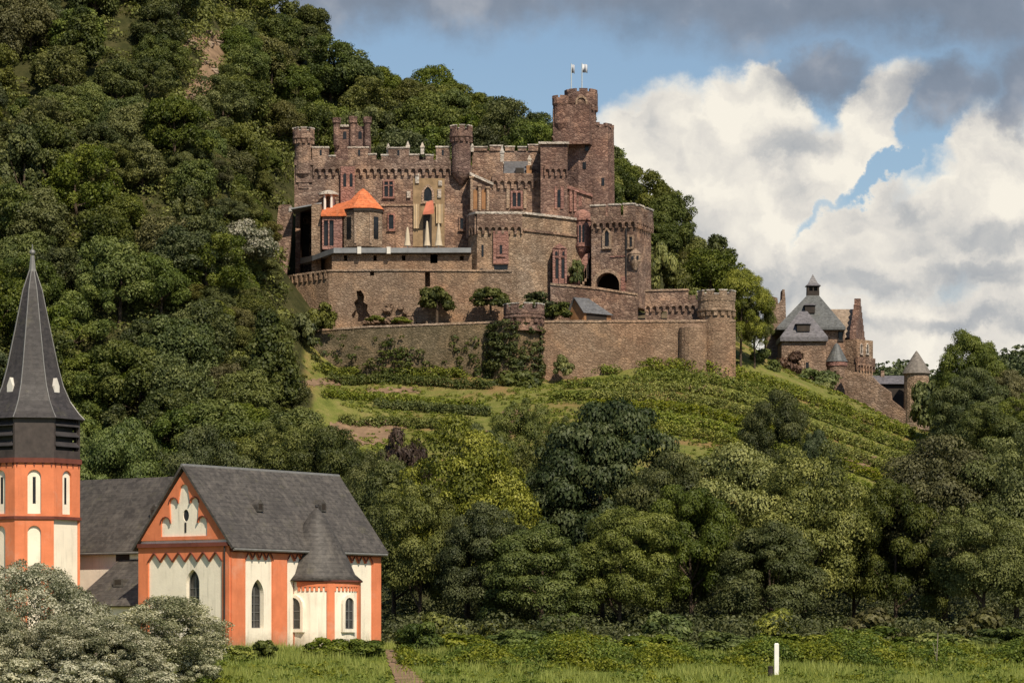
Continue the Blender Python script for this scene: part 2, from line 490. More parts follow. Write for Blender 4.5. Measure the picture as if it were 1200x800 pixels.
LEAF = {
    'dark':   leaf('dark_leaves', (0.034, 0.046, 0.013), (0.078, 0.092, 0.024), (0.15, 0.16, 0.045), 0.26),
    'olive':  leaf('olive_leaves', (0.056, 0.066, 0.015), (0.118, 0.128, 0.029), (0.205, 0.208, 0.054), 0.26),
    'green':  leaf('green_leaves', (0.046, 0.066, 0.013), (0.102, 0.130, 0.025), (0.185, 0.21, 0.046), 0.26),
    'blue':   leaf('bluish_leaves', (0.032, 0.046, 0.018), (0.072, 0.090, 0.036), (0.155, 0.170, 0.080), 0.24, hue=0.01),
    'brown':  leaf('brownish_leaves', (0.060, 0.058, 0.018), (0.116, 0.108, 0.033), (0.195, 0.178, 0.058), 0.24, hue=0.01),
    'yellow': leaf('yellowish_leaves', (0.056, 0.068, 0.013), (0.165, 0.178, 0.036), (0.34, 0.335, 0.085), 0.22, hue=0.003, val=0.08),
    'purple': leaf('purple_leaves', (0.036, 0.024, 0.020), (0.065, 0.043, 0.034), (0.11, 0.075, 0.055)),
    'silver': leaf('silver_leaves', (0.085, 0.10, 0.045), (0.30, 0.295, 0.19), (0.62, 0.585, 0.43), 0.25, 0.6, 0.25, 0.006, 0.08),
    'vine':   leaf('vine_leaves', (0.075, 0.095, 0.014), (0.175, 0.20, 0.030), (0.31, 0.31, 0.05), 0.26, val=0.15),
    'weed':   leaf('weed_leaves', (0.066, 0.090, 0.014), (0.16, 0.19, 0.032), (0.29, 0.30, 0.06), 0.28, val=0.15, hue=0.01),
    'ivy':    leaf('ivy_leaves', (0.026, 0.038, 0.011), (0.060, 0.076, 0.019), (0.125, 0.135, 0.038), 0.2),
    'russet': leaf('russet_leaves', (0.065, 0.032, 0.018), (0.12, 0.062, 0.032), (0.19, 0.105, 0.055)),
    'blossom': leaf('blossoming_leaves', (0.07, 0.09, 0.04), (0.25, 0.25, 0.16), (0.60, 0.56, 0.44), 0.25),
    'scrub':  leaf('scrub_leaves', (0.050, 0.075, 0.014), (0.115, 0.150, 0.028), (0.21, 0.24, 0.052), 0.26, val=0.1, hue=0.01),
    'grass':  leaf('grass_blades', (0.125, 0.175, 0.022), (0.235, 0.29, 0.040), (0.37, 0.40, 0.075), 0.3, val=0.1),
}

# ------------------------------------------------------------------ terrain
def build_terrain():
    pts = []
    for x in (-140, -90, -40, 0, 40, 80, 130):
        for y, z in ((225, -4.6), (262, -2.75), (283, -1.3), (297, -0.1), (312, 0.1), (350, 0.5)):
            pts.append((x, y, z))
    for x in (-30, 10, 50, 90, 140): pts += [(x, 390, 3.0), (x, 430, 7.5), (x, 465, 14)]
    for x in (-140, -100, -65): pts += [(x, 400, 1.5), (x, 450, 4.5)]
    def P(px, py, Y): pts.append((X(px, Y), Y, Z(py, Y)))
    # vineyard slope in front of the castle
    for a in ((740, 433, 592), (800, 432, 594), (860, 436, 598), (950, 462, 602), (1020, 488, 602), (1085, 514, 602), (640, 450, 588),
              (560, 446, 588), (450, 446, 590), (370, 446, 590), (900, 500, 560), (800, 480, 560), (1000, 530, 570), (1000, 590, 525),
              (900, 560, 520), (700, 500, 545), (600, 490, 550), (500, 490, 550), (400, 500, 548), (420, 560, 505), (1100, 560, 560),
              (1150, 525, 600), (1150, 620, 510), (1250, 620, 510), (1250, 520, 600), (700, 560, 510), (560, 560, 510)): P(*a)
    # castle terrace and behind
    for a in ((340, 330, 625), (450, 335, 640), (600, 335, 640), (740, 338, 635), (820, 360, 630), (400, 250, 660), (560, 250, 665),
              (680, 270, 665), (770, 325, 650), (930, 480, 650), (1010, 505, 645), (1080, 515, 650), (1200, 520, 660)): P(*a)
    # wooded ridge
    for a in ((395, 122, 716), (455, 132, 720), (520, 152, 722), (580, 168, 722), (640, 192, 715), (720, 228, 700), (775, 282, 690), (835, 352, 682),
              (900, 455, 690), (1000, 505, 690), (1100, 520, 720), (1250, 520, 720)): P(*a)
    for px in (-150, -50, 60, 160, 250):
        k = 1.0 if px < 200 else 0.90
        for Y, z in ((480, 9), (520, 34), (560, 60), (600, 87), (650, 117 * k), (690, 146 * k), (715, 158 * k), (760, 168 * k), (820, 165 * k)): pts.append((X(px, Y), Y, z))
    for a in ((300, 560, 490), (300, 470, 540), (300, 380, 580), (320, 250, 640), (320, 140, 695), (335, 98, 712)): P(*a)
    for px, z in ((330, 112), (440, 104), (540, 94), (640, 84), (740, 72), (840, 48), (950, 38)): pts.append((X(px, 790), 790, z))
    for px, z in ((0, 120), (200, 115), (400, 80), (600, 50), (800, 20), (1000, 18), (1200, 18)): pts.append((X(px, 900), 900, z))
    A = np.array(pts, float); A[:, :2] /= 100.0
    n = len(A)
    def U(r): return np.where(r > 1e-9, r * r * np.log(np.maximum(r, 1e-9)), 0.0)
    d = np.linalg.norm(A[:, None, :2] - A[None, :, :2], axis=2)
    K = U(d) + 0.004 * np.eye(n)
    Pm = np.c_[np.ones(n), A[:, :2]]
    top = np.c_[K, Pm]; bot = np.c_[Pm.T, np.zeros((3, 3))]
    sol = np.linalg.solve(np.r_[top, bot], np.r_[A[:, 2], np.zeros(3)])
    w, a = sol[:n], sol[n:]
    def ev(x, y):
        x = np.atleast_1d(np.asarray(x, float)) / 100; y = np.atleast_1d(np.asarray(y, float)) / 100
        r = np.sqrt((x[:, None] - A[None, :, 0]) ** 2 + (y[:, None] - A[None, :, 1]) ** 2)
        return U(r) @ w + a[0] + a[1] * x + a[2] * y
    xs = np.linspace(-210, 210, 211); ys = np.linspace(225, 900, 338)
    gx, gy = np.meshgrid(xs, ys)
    zz = np.concatenate([ev(gx[i], gy[i]) for i in range(len(ys))]).reshape(gx.shape)
    rg = np.random.RandomState(3)
    def lump(k, amp):
        g = rg.rand(len(ys) // k + 3, len(xs) // k + 3) - 0.5
        yi = np.arange(len(ys)) / k; xi = np.arange(len(xs)) / k
        y0 = yi.astype(int); x0 = xi.astype(int); fy = (yi - y0)[:, None]; fx = (xi - x0)[None, :]
        fy = fy * fy * (3 - 2 * fy); fx = fx * fx * (3 - 2 * fx)
        g00 = g[y0][:, x0]; g01 = g[y0][:, x0 + 1]; g10 = g[y0 + 1][:, x0]; g11 = g[y0 + 1][:, x0 + 1]
        return amp * ((g00 * (1 - fx) + g01 * fx) * (1 - fy) + (g10 * (1 - fx) + g11 * fx) * fy)
    soft = np.clip((gy - 340) / 120, 0.12, 1)
    zz = zz + (lump(8, 1.6) + lump(3, 0.6)) * soft
    zz = np.where(gy < 380, np.minimum(zz, 3), zz)
    return xs, ys, zz

TX, TY, TZ = build_terrain()
def ground(x, y):
    i = min(max((x - TX[0]) / (TX[1] - TX[0]), 0), len(TX) - 1.001); j = min(max((y - TY[0]) / (TY[1] - TY[0]), 0), len(TY) - 1.001)
    i0, j0 = int(i), int(j); fx, fy = i - i0, j - j0
    return float((TZ[j0, i0] * (1 - fx) + TZ[j0, i0 + 1] * fx) * (1 - fy) + (TZ[j0 + 1, i0] * (1 - fx) + TZ[j0 + 1, i0 + 1] * fx) * fy)
def hit(px, py, Y0=240.0, Y1=880.0, step=1.0):
    """where the photograph's line of sight first meets the ground"""
    Y = Y0; prev = None
    while Y < Y1:
        e = ground(X(px, Y), Y) - Z(py, Y)
        if prev is not None and prev < 0 <= e:
            return Y - step * e / (e - prev)
        prev = e; Y += step
    return None
def inpoly(x, y, poly):
    c = False; n = len(poly)
    for i in range(n):
        x1, y1 = poly[i]; x2, y2 = poly[(i + 1) % n]
        if (y1 > y) != (y2 > y) and x < (x2 - x1) * (y - y1) / (y2 - y1) + x1: c = not c
    return c
VINE_PLOT = [(X(365, 540), 540), (X(430, 500), 500), (X(1040, 500), 500), (X(1100, 560), 560), (X(1098, 640), 640), (X(864, 640), 640), (X(864, 600), 600), (X(640, 596), 596), (X(350, 596), 596)]

def terrain_mesh():
    me = bpy.data.meshes.new('ground')
    nx, ny = len(TX), len(TY)
    gx, gy = np.meshgrid(TX, TY)
    v = np.stack([gx, gy, TZ], -1).reshape(-1, 3)
    idx = np.arange(nx * ny).reshape(ny, nx)
    q = np.stack([idx[:-1, :-1], idx[:-1, 1:], idx[1:, 1:], idx[1:, :-1]], -1).reshape(-1, 4)
    me.vertices.add(len(v)); me.vertices.foreach_set('co', v.ravel())
    me.loops.add(q.size); me.loops.foreach_set('vertex_index', q.ravel())
    me.polygons.add(len(q)); me.polygons.foreach_set('loop_start', np.arange(0, q.size, 4)); me.polygons.foreach_set('loop_total', np.full(len(q), 4))
    me.polygons.foreach_set('use_smooth', np.ones(len(q), bool))
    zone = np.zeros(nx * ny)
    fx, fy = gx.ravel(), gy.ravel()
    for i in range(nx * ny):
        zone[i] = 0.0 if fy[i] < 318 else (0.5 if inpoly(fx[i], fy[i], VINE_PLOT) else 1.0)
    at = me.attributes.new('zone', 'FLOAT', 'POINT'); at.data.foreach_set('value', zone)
    me.update(); me.validate()
    m, b, p, _ = mat('ground_cover')
    pos = worldpos(b)
    z = b.n('ShaderNodeAttribute', attribute_name='zone').outputs['Fac']
    n1 = b.noise(pos, 0.35, 5, 0.65); n2 = b.noise(pos, 2.2, 4, 0.7); n3 = b.noise(pos, 0.07, 4, 0.6, dist=0.5)
    meadow = b.ramp(n1, [(0.3, (0.13, 0.155, 0.024)), (0.55, (0.20, 0.22, 0.035)), (0.75, (0.28, 0.27, 0.06))])
    vine = b.ramp(n1, [(0.25, (0.095, 0.115, 0.024)), (0.45, (0.155, 0.17, 0.038)), (0.6, (0.215, 0.20, 0.06)), (0.75, (0.27, 0.205, 0.10))])
    vine = b.mix(b.remap(n3, 0.5, 0.66, 0, 0.7), vine, (0.29, 0.165, 0.08, 1))
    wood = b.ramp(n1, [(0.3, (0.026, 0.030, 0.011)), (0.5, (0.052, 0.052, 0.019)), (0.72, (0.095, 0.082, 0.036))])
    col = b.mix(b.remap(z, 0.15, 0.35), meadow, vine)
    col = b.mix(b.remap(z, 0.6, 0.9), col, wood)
    col = b.mix(b.remap(n2, 0.4, 0.75, 0.0, 0.35), col, (0.04, 0.045, 0.012, 1))
    b.put(p.inputs['Base Color'], col); p.inputs['Roughness'].default_value = 0.95; p.inputs['Specular IOR Level'].default_value = 0.1
    bump(b, p, b.math('ADD', n2, n1), 0.8, 0.4)
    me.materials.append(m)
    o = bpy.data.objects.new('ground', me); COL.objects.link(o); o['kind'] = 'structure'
    return o
terrain_mesh()

def far_ridge(x):
    return 126 + min(42, max(0, (x - 185) * .30)) - max(0, 185 - x) * 1.2
def setting():
    b = MB(); b.box(-9000, 9000, -400, 14000, -9.0, -6.0)
    m, nb, p, _ = mat('valley_floor'); n = nb.noise(worldpos(nb), 0.01, 5)
    nb.put(p.inputs['Base Color'], nb.ramp(n, [(0.3, (0.05, 0.06, 0.02)), (0.7, (0.10, 0.10, 0.035))])); p.inputs['Roughness'].default_value = 0.95
    o = b.build('valley_ground', m); o['kind'] = 'structure'
    b = MB(); b.box(-1500, 1500, -300, 236, -5.6, -5.0)
    m, nb, p, _ = mat('river_water'); p.inputs['Base Color'].default_value = (0.03, 0.045, 0.045, 1); p.inputs['Roughness'].default_value = 0.08
    bump(nb, p, nb.noise(worldpos(nb), 1.2, 4), 0.3, 0.15)
    o = b.build('river', m); o['kind'] = 'structure'
    # a far wooded hill at the right
    nx, ny = 60, 16; vs, fs = [], []
    for j in range(ny + 1):
        for i in range(nx + 1):
            x = 150 + 620 * i / nx; y = 1400 + 420 * j / ny
            t = j / ny
            ridge = far_ridge(x) + 6 * math.sin(x * 0.045) + 3 * math.sin(x * 0.13 + 1)
            vs.append((x, y, -6 + ridge * math.sin(min(1, t * 1.25) * math.pi / 2) + 8))
    for j in range(ny):
        for i in range(nx):
            k = j * (nx + 1) + i; fs.append([k, k + 1, k + nx + 2, k + nx + 1])
    b = MB(); b.add(vs, fs)
    m, nb, p, _ = mat('far_forest_floor'); n = nb.noise(worldpos(nb), 0.05, 5)
    nb.put(p.inputs['Base Color'], nb.ramp(n, [(0.3, (0.02, 0.035, 0.022)), (0.7, (0.045, 0.065, 0.035))])); p.inputs['Roughness'].default_value = 0.95
    o = b.build('far_hill', m, smooth=True); o['kind'] = 'structure'
setting()

# ------------------------------------------------------------------ foliage
def quads_mesh(name, V, tone, material, nv=4):
    """V: (n, nv, 3) leaf corners, tone: (n,)"""
    me = bpy.data.meshes.new(name)
    n = len(V)
    me.vertices.add(n * nv); me.vertices.foreach_set('co', np.ascontiguousarray(V, np.float32).ravel())
    me.loops.add(n * nv); me.loops.foreach_set('vertex_index', np.arange(n * nv))
    me.polygons.add(n); me.polygons.foreach_set('loop_start', np.arange(0, n * nv, nv)); me.polygons.foreach_set('loop_total', np.full(n, nv))
    at = me.attributes.new('tone', 'FLOAT', 'POINT'); at.data.foreach_set('value', np.repeat(tone, nv).astype(np.float32))
    me.materials.append(material); me.update(); me.validate()
    return me

def norm(a): return a / np.maximum(np.linalg.norm(a, axis=-1, keepdims=True), 1e-9)

def leaves(clumps, per, size, rg, flat=0.3, spread=0.25, up=0.55, aspect=0.62, droop=0.0, squash=0.6):
    """leaf-shaped faces on the shells of many clumps; clumps (k,4): centre, radius"""
    k = len(clumps)
    cnt = np.maximum(6, (per * (clumps[:, 3] / clumps[:, 3].mean()) ** 2)).astype(int)
    ci = np.repeat(np.arange(k), cnt); n = len(ci)
    d = norm(rg.normal(size=(n, 3)) + np.array([0, 0, up]))
    r = clumps[ci, 3] * (1 + spread * rg.normal(size=n) * 0.6)
    p = clumps[ci, :3] + d * r[:, None] * np.array([1, 1, squash])
    nr = norm(d * 1.0 + rg.normal(size=(n, 3)) * flat + np.array([0, 0, 0.15]))
    t = norm(np.cross(nr, rg.normal(size=(n, 3))))
    if droop: t = norm(t + np.array([0, 0, -droop]))
    s = np.cross(nr, t)
    L = size * rg.uniform(0.6, 1.35, n)[:, None]; Wd = L * aspect
    bend = nr * L * 0.18
    V = np.stack([p - t * L * 0.5 - bend, p + s * Wd * 0.5, p + t * L * 0.5 - bend, p - s * Wd * 0.5], 1)
    ctone = rg.uniform(0.2, 0.8, k)
    tone = np.clip(ctone[ci] + rg.normal(size=n) * 0.16, 0, 1)
    return V, tone

def crown_clumps(rg, rx, rz, zc, n, cr=0.3, shape='round', hollow=0.55):
    out = []
    lob = norm(rg.normal(size=(9, 3))); la = rg.uniform(-0.38, 0.42, 9)
    while len(out) < n:
        d = norm(rg.normal(size=3))
        if d[2] < -0.55: continue
        f = 1 + sum(a * max(0, float(d @ l)) ** 3 for a, l in zip(la, lob))
        q = rg.uniform(hollow, 1.0) ** 0.5 * f
        z = d[2]
        wx = 1.0
        if shape == 'tall': wx = 0.95 - 0.25 * max(z, 0)
        if shape == 'cone': wx = max(0.12, 0.95 * (1 - (z + 0.55) / 1.6))
        if shape == 'spread': q *= 1 if z > -0.1 else 0.85
        r = cr * rx * rg.uniform(0.5, 1.4)
        if shape == 'cone': r *= 0.7
        out.append((d[0] * rx * q * wx, d[1] * rx * q * wx, zc + z * rz * q, r))
    return np.array(out)

def trunk_mb(rg, h, r, rx, zc, rz, limbs=5):
    b = MB(); lean = rg.uniform(-0.06, 0.06, 2)
    p = np.array([0, 0, -1.2]); segs = 4; prev_r = r * 1.25
    top = zc + 0.2 * rz
    for i in range(segs):
        q = np.array([lean[0] * top * (i + 1) / segs + rg.uniform(-.1, .1), lean[1] * top * (i + 1) / segs + rg.uniform(-.1, .1), -1.2 + (top + 1.2) * (i + 1) / segs])
        nr = r * (1 - 0.75 * (i + 1) / segs) + 0.04
        b.tube(p, q, prev_r, nr, 7); p, prev_r = q, nr
    for i in range(limbs):
        a = 2 * math.pi * (i + rg.uniform(0, .6)) / limbs; z0 = max(1.0, (zc - 0.75 * rz)) + rg.uniform(0, 0.5) * rz
        e = np.array([math.cos(a) * rx * 0.65, math.sin(a) * rx * 0.65, z0 + rz * rg.uniform(0.3, 0.8)])
        m = np.array([e[0] * 0.45, e[1] * 0.45, z0 + (e[2] - z0) * 0.35])
        s = np.array([lean[0] * z0, lean[1] * z0, z0])
        b.tube(s, m, r * 0.42, r * 0.28, 6); b.tube(m, e, r * 0.28, r * 0.08, 6)
    return b

TEMPL = {}
def tree_template(key, kind, seed, rx, rz, zc, n, per, size, shape='round', cr=0.3, bark='bark', squash=0.6, tr=0.28, up=0.55, droop=0.0, aspect=0.62, flat=0.3):
    rg = np.random.RandomState(seed)
    cl = crown_clumps(rg, rx, rz, zc, n, cr, shape)
    V, tone = leaves(cl, per, size, rg, up=up, droop=droop, aspect=aspect, flat=flat, squash=squash)
    cm = quads_mesh('crown', V, tone, LEAF[kind])
    tb = trunk_mb(rg, zc, tr, rx, zc, rz)
    tm = bpy.data.meshes.new('trunk'); tm.from_pydata(tb.v, [], tb.f); tm.materials.append(M[bark]); tm.update()
    TEMPL[key] = (cm, tm, rx, zc + rz)
    return key

def place_tree(key, x, y, z, sx, sz, rot, name, label, cat='tree', group=None, lean=0.0):
    cm, tm, rx, h = TEMPL[key]
    t = thing(name, label, cat, (x, y, z), group)
    t.rotation_euler = (0, lean, rot); t.scale = (sx, sx, sz)
    for nm, me in (('crown', cm), ('trunk', tm)):
        o = bpy.data.objects.new(nm, me); COL.objects.link(o); o.parent = t
    return t

# templates: unit trees about 10 m tall, scaled when placed
for i, s in enumerate((11, 12, 13)):
    for kind in ('dark', 'olive', 'green', 'blue', 'brown'):
        tree_template(f'hill_{kind}_{i}', kind, s * 7 + len(kind) + i, 4.6, 4.4, 5.2, 68, 230, 0.38, 'round', 0.25, squash=0.8, flat=0.5)
for kind in ('dark', 'blue'):
    tree_template(f'hill_tall_{kind}', kind, 61, 3.0, 5.6, 6.0, 60, 170, 0.46, 'tall', 0.32, squash=0.8, flat=0.5)
tree_template('hill_silver', 'blossom', 77, 4.6, 4.2, 5.0, 50, 190, 0.5)

# ------------------------------------------------------------------ chapel
def open_window(parent, fr, u, z0, z1, w, kind, back, glass='church_glass', fm='lead_flashing', mull=1, deep=0.32):
    """a real window set in an opening: frame with bars, pane behind it"""
    b = MB()
    shape = arch(u - w / 2, u + w / 2, z0, z1, kind)
    inner = arch(u - w / 2 + 0.07, u + w / 2 - 0.07, z0 + 0.07, z1 - 0.09, kind)
    b.extrude(fr, shape, [inner], -deep + 0.08, -deep)
    for i in range(mull):
        q = u - w / 2 + w * (i + 1) / (mull + 1)
        b.fbox(fr, q - 0.04, q + 0.04, z0 + 0.05, z1 - 0.12 - (0.35 * w if kind != 'rect' else 0), -deep + 0.075, -deep + 0.01)
    k = z0 + 0.7
    while k < z1 - 0.5 * w - 0.2:
        b.fbox(fr, u - w / 2 + 0.05, u + w / 2 - 0.05, k - 0.02, k + 0.02, -deep + 0.07, -deep + 0.015); k += 0.75
    f = b.build('window', M[fm], parent)
    g = MB(); g.extrude(fr, shape, [], -deep - 0.02, -deep - 0.06); g.build('pane', M[glass], f)
    return f

def zigzag_panel(u0, u1, z0, z1, n, amp):
    pts = [(u0, z0), (u1, z0), (u1, z1 - amp)]
    st = (u1 - u0) / n
    for i in range(n):
        a = u1 - i * st
        pts += [(a - st * 0.5, z1), (a - st, z1 - amp)]
    return pts

def zigzag_trim(b, fr, u0, u1, z1, n, amp, o=0.2, t=0.09):
    st = (u1 - u0) / n
    for i in range(n):
        a = u0 + i * st
        for p, q in (((a, z1 - amp), (a + st / 2, z1)), ((a + st / 2, z1), (a + st, z1 - amp))):
            d = Vector((q[0] - p[0], q[1] - p[1])).normalized(); nrm = Vector((-d.y, d.x)) * t
            b.extrude(fr, [(p[0], p[1]), (q[0], q[1]), (q[0] + nrm.x, q[1] + nrm.y), (p[0] + nrm.x, p[1] + nrm.y)], (), o + 0.07, o - 0.05)

AL = math.radians(35)
G = Vector((math.cos(AL), -math.sin(AL))); SD = Vector((math.sin(AL), math.cos(AL)))
CC = Vector((X(270, 300), 300.0)); GW, SL = 10.7, 22.2
ZE, ZR = 9.7, 16.5
GL = CC - G * GW
def slab_roof(mb, a0, a1, b0, b1, t=0.22):
    """one sloping roof plane: eave a0-a1, ridge b0-b1 (3-D points), with thickness"""
    a0, a1, b0, b1 = (Vector(p) for p in (a0, a1, b0, b1))
    n = (a1 - a0).cross(b0 - a0).normalized()
    if n.z < 0: n = -n
    lo = [a0, a1, b1, b0]; hi = [p + n * t for p in lo]
    mb.add(lo + hi, [[0, 1, 2, 3], [4, 5, 6, 7], [0, 1, 5, 4], [1, 2, 6, 5], [2, 3, 7, 6], [3, 0, 4, 7]])
def v3(p, z): return (p.x, p.y, z)

def build_chapel():
    R = thing('chapel', 'white chapel with orange corner strips and grey slate roofs beside its pointed tower', 'chapel', (CC.x, CC.y, 0))
    base = -1.5
    fg, fs = Fr(GL, CC), Fr(CC, CC + SD * SL)
    ug = lambda px: fg.u(px); us = lambda px: fs.u(px)
    # openings
    wg = dict(u=ug(226), z0=2.6, z1=7.25, w=1.55)
    ws = dict(u=us(302), z0=1.9, z1=6.35, w=1.75)
    wall = MB()
    gout = [(0, base), (GW, base), (GW, ZE), (GW / 2, ZR - 0.15), (0, ZE)]
    oculus = [(GW / 2 + 0.1 + 0.36 * math.cos(2 * math.pi * i / 14), 12.15 + 0.55 * math.sin(2 * math.pi * i / 14)) for i in range(14)]
    wall.extrude(fg, gout, [arch(wg['u'] - wg['w'] / 2, wg['u'] + wg['w'] / 2, wg['z0'], wg['z1'], 'pointed'), oculus], 0, -0.7)
    wall.extrude(fs, rect(0.02, SL, base, ZE), [arch(ws['u'] - ws['w'] / 2, ws['u'] + ws['w'] / 2, ws['z0'], ws['z1'], 'pointed')], 0, -0.7)
    fb = Fr(CC + SD * SL, GL + SD * SL); fl = Fr(GL + SD * SL, GL)
    wall.extrude(fb, [(0, base), (GW, base), (GW, ZE), (GW / 2, ZR - 0.15), (0, ZE)], (), 0, -0.7)
    wall.extrude(fl, rect(0.02, SL - 0.02, base, ZE), (), 0, -0.7)
    w = wall.build('wall', M['white_plaster'], R)
    # orange framing that stands proud of the plaster
    o = MB()
    zc = ZE - 0.3
    a0, a1 = 1.05, GW - 0.85
    o.extrude(fg, rect(-0.15, GW, base, zc), [zigzag_panel(a0, a1, base + 0.6, 8.75, 6, 0.85)], 0.17, 0.0)
    def niche():
        m = GW / 2; p = []
        def top(c, hw, zb, zt, n=5):
            return [(c + hw * math.cos(math.pi * i / n), zt - hw + hw * math.sin(math.pi * i / n)) for i in range(n + 1)]
        p = [(m - 2.75, 10.25), (m + 2.75, 10.25)]
        p += top(m + 2.2, 0.55, 0, 12.0) + top(m + 1.25, 0.5, 0, 13.75)[0:]
        p += top(m, 0.5, 0, 15.0) + top(m - 1.25, 0.5, 0, 13.75) + top(m - 2.2, 0.55, 0, 12.0)
        return p
    k = 0.1
    o.extrude(fg, [(0.12, ZE + 0.22), (GW - 0.12, ZE + 0.22), (GW / 2, ZR - 0.3)], [niche()], 0.17, 0.0)
    # side wall: corner strip, zigzag panels, strip beside the apse, far strip
    e0, e1 = us(286), us(318)
    f0, f1 = us(424), us(435)
    o.extrude(fs, rect(0.0, SL, base, zc), [zigzag_panel(e0, e1, base + 0.6, 8.85, 4, 0.75), zigzag_panel(us(335), f1, base + 0.6, 8.85, 12, 0.75)], 0.17, 0.0)
    o.build('orange_framing', M['orange_plaster'], R)
    for q_ in ((fg, a0, a1, 8.75, 6, 0.85), (fs, e0, e1, 8.85, 4, 0.75), (fs, us(335), f1, 8.85, 12, 0.75)):
        t = MB(); zigzag_trim(t, *q_); t.build('zigzag_frieze', M['oxblood_trim'], R)
    for c, zt, hw in ((GW / 2 + 2.2, 12.0, 0.55), (GW / 2 - 2.2, 12.0, 0.55), (GW / 2 + 1.25, 13.75, 0.5), (GW / 2 - 1.25, 13.75, 0.5)):
        n = 6; pts = [(c + (hw + 0.1) * math.cos(math.pi * i / n), zt - hw + (hw + 0.1) * math.sin(math.pi * i / n)) for i in range(n + 1)]
        pts += [(c + hw * math.cos(math.pi * i / n), zt - hw + hw * math.sin(math.pi * i / n)) for i in range(n, -1, -1)]
        t = MB(); t.extrude(fg, pts, (), 0.24, 0.15); t.build('niche_arch', M['oxblood_trim'], R)
    c = MB(); c.fbox(fg, -0.1, GW + 0.06, ZE - 0.42, ZE - 0.06, 0.42, 0.005)
    c.fbox(fs, 0.0, SL, ZE - 0.95, ZE - 0.6, 0.34, 0.005)
    c.build('cornice', M['oxblood_trim'], R)
    open_window(R, fg, wg['u'], wg['z0'], wg['z1'], wg['w'], 'pointed', None, deep=0.5)
    open_window(R, fs, ws['u'], ws['z0'], ws['z1'], ws['w'], 'pointed', None, deep=0.5)
    oc = MB(); oc.extrude(fg, oculus, (), -0.12, -0.2); oc.build('pane', M['window_glass'], R)
    b = MB(); b.fbox(fg, GW / 2 - 0.04, GW / 2 + 0.16, 10.6, 11.5, 0.04, -0.02); b.build('wall_bracket', M['dark_iron'], R)
    dp = MB()
    pc = CC - G * 0.45 + Vector((fg.n.x, fg.n.y)) * 0.3
    dp.tube(v3(pc, base), v3(pc, ZE - 0.2), 0.07); dp.build('downpipe', M['dark_iron'], R)
    # main roof
    r = MB(); ov = 0.55; pitch = (ZR - ZE) / (GW / 2)
    e0_ = CC + G * ov - SD * 0.5; e1_ = CC + G * ov + SD * (SL + 0.5)
    r0 = (CC + GL) / 2 - SD * 0.5; r1 = r0 + SD * (SL + 1.0)
    l0 = GL - G * ov - SD * 0.5; l1 = l0 + SD * (SL + 1.0)
    slab_roof(r, v3(e0_, ZE - ov * pitch), v3(e1_, ZE - ov * pitch), v3(r0, ZR), v3(r1, ZR))
    slab_roof(r, v3(l0, ZE - ov * pitch), v3(l1, ZE - ov * pitch), v3(r0, ZR), v3(r1, ZR))
    roof = r.build('roof', M['roof_slate'], R)
    rc = MB(); rc.tube(v3(r0, ZR + 0.2), v3(r1, ZR + 0.2), 0.16, n=6)
    rc.build('ridge_cap', M['lead_flashing'], roof)
    gt = MB(); q0 = CC + G * (ov + 0.1) - SD * 0.3; q1 = q0 + SD * (SL + 0.6); gt.tube(v3(q0, ZE - ov * pitch - 0.02), v3(q1, ZE - ov * pitch - 0.02), 0.13, n=8)
    gt.build('gutter', M['lead_flashing'], roof)
    def lucarne(px, py):
        # small dormer on the right-hand roof plane
        u = 0
        best = None
        for i in range(400):
            s = SL * i / 400
            for j in range(40):
                tt = j / 40
                p = CC + SD * s - G * (GW / 2 * tt); z = ZE + (ZR - ZE) * tt
                e = abs(600 + p.x / p.y * F - px) + abs(H - z / p.y * F - py)
                if best is None or e < best[0]: best = (e, p, z)
        _, p, z = best
        d = MB(); fr = Fr(p + G * 0.1 - SD * 0.45, p + G * 0.1 + SD * 0.45)
        d.extrude(fr, [(0, z - 0.1), (0.9, z - 0.1), (0.9, z + 0.55), (0.45, z + 1.0), (0, z + 0.55)], (), 0.45, -0.9)
        o = d.build('lucarne', M['roof_slate'], roof)
        d = MB(); d.extrude(fr, rect(0.18, 0.72, z + 0.05, z + 0.6), (), 0.465, 0.40); d.build('shutter', M['dark_wood'], roof)
    lucarne(300, 598); lucarne(374, 598)
    # apse
    au = us(374); ac = CC + SD * au; ar = 3.75; za = 6.2
    a = MB(); a.lathe(ac.x, ac.y, [(ar, base), (ar, za)], 40)
    ap = a.build('apse', M['white_plaster'], R, smooth=False)
    ao = MB()
    psi = math.atan2(G.x, -G.y)                       # outward direction of the side wall, as a lathe angle
    def facing(px):
        # lathe angle whose surface point projects to column px
        best = None
        for i in range(-90, 91):
            t_ = psi + math.radians(i); p = (ac.x + ar * math.sin(t_), ac.y - ar * math.cos(t_))
            if (math.sin(t_) * p[0] - math.cos(t_) * p[1]) > 0: continue
            e = abs(600 + p[0] / p[1] * F - px)
            if best is None or e < best[0]: best = (e, t_)
        return best[1]
    def band(mb, t0, t1, z0, z1, r1, r0=ar - 0.05, n=4):
        pts = [(ac.x + r1 * math.sin(t0 + (t1 - t0) * i / n), ac.y - r1 * math.cos(t0 + (t1 - t0) * i / n)) for i in range(n + 1)]
        pts += [(ac.x + r0 * math.sin(t0 + (t1 - t0) * i / n), ac.y - r0 * math.cos(t0 + (t1 - t0) * i / n)) for i in range(n, -1, -1)]
        mb.prism(pts, z0, z1)
    for px0, px1 in ((330, 335), (383, 392), (418, 422.5)):
        band(ao, facing(px0), facing(px1), base, za - 0.02, ar + 0.14)
    band(ao, facing(330), facing(345), base, 1.75, ar + 0.10)
    tl, tr = psi - math.radians(84), psi + math.radians(84)
    band(ao, tl, tr, za - 0.45, za - 0.01, ar + 0.12, n=30)
    nt_ = 26
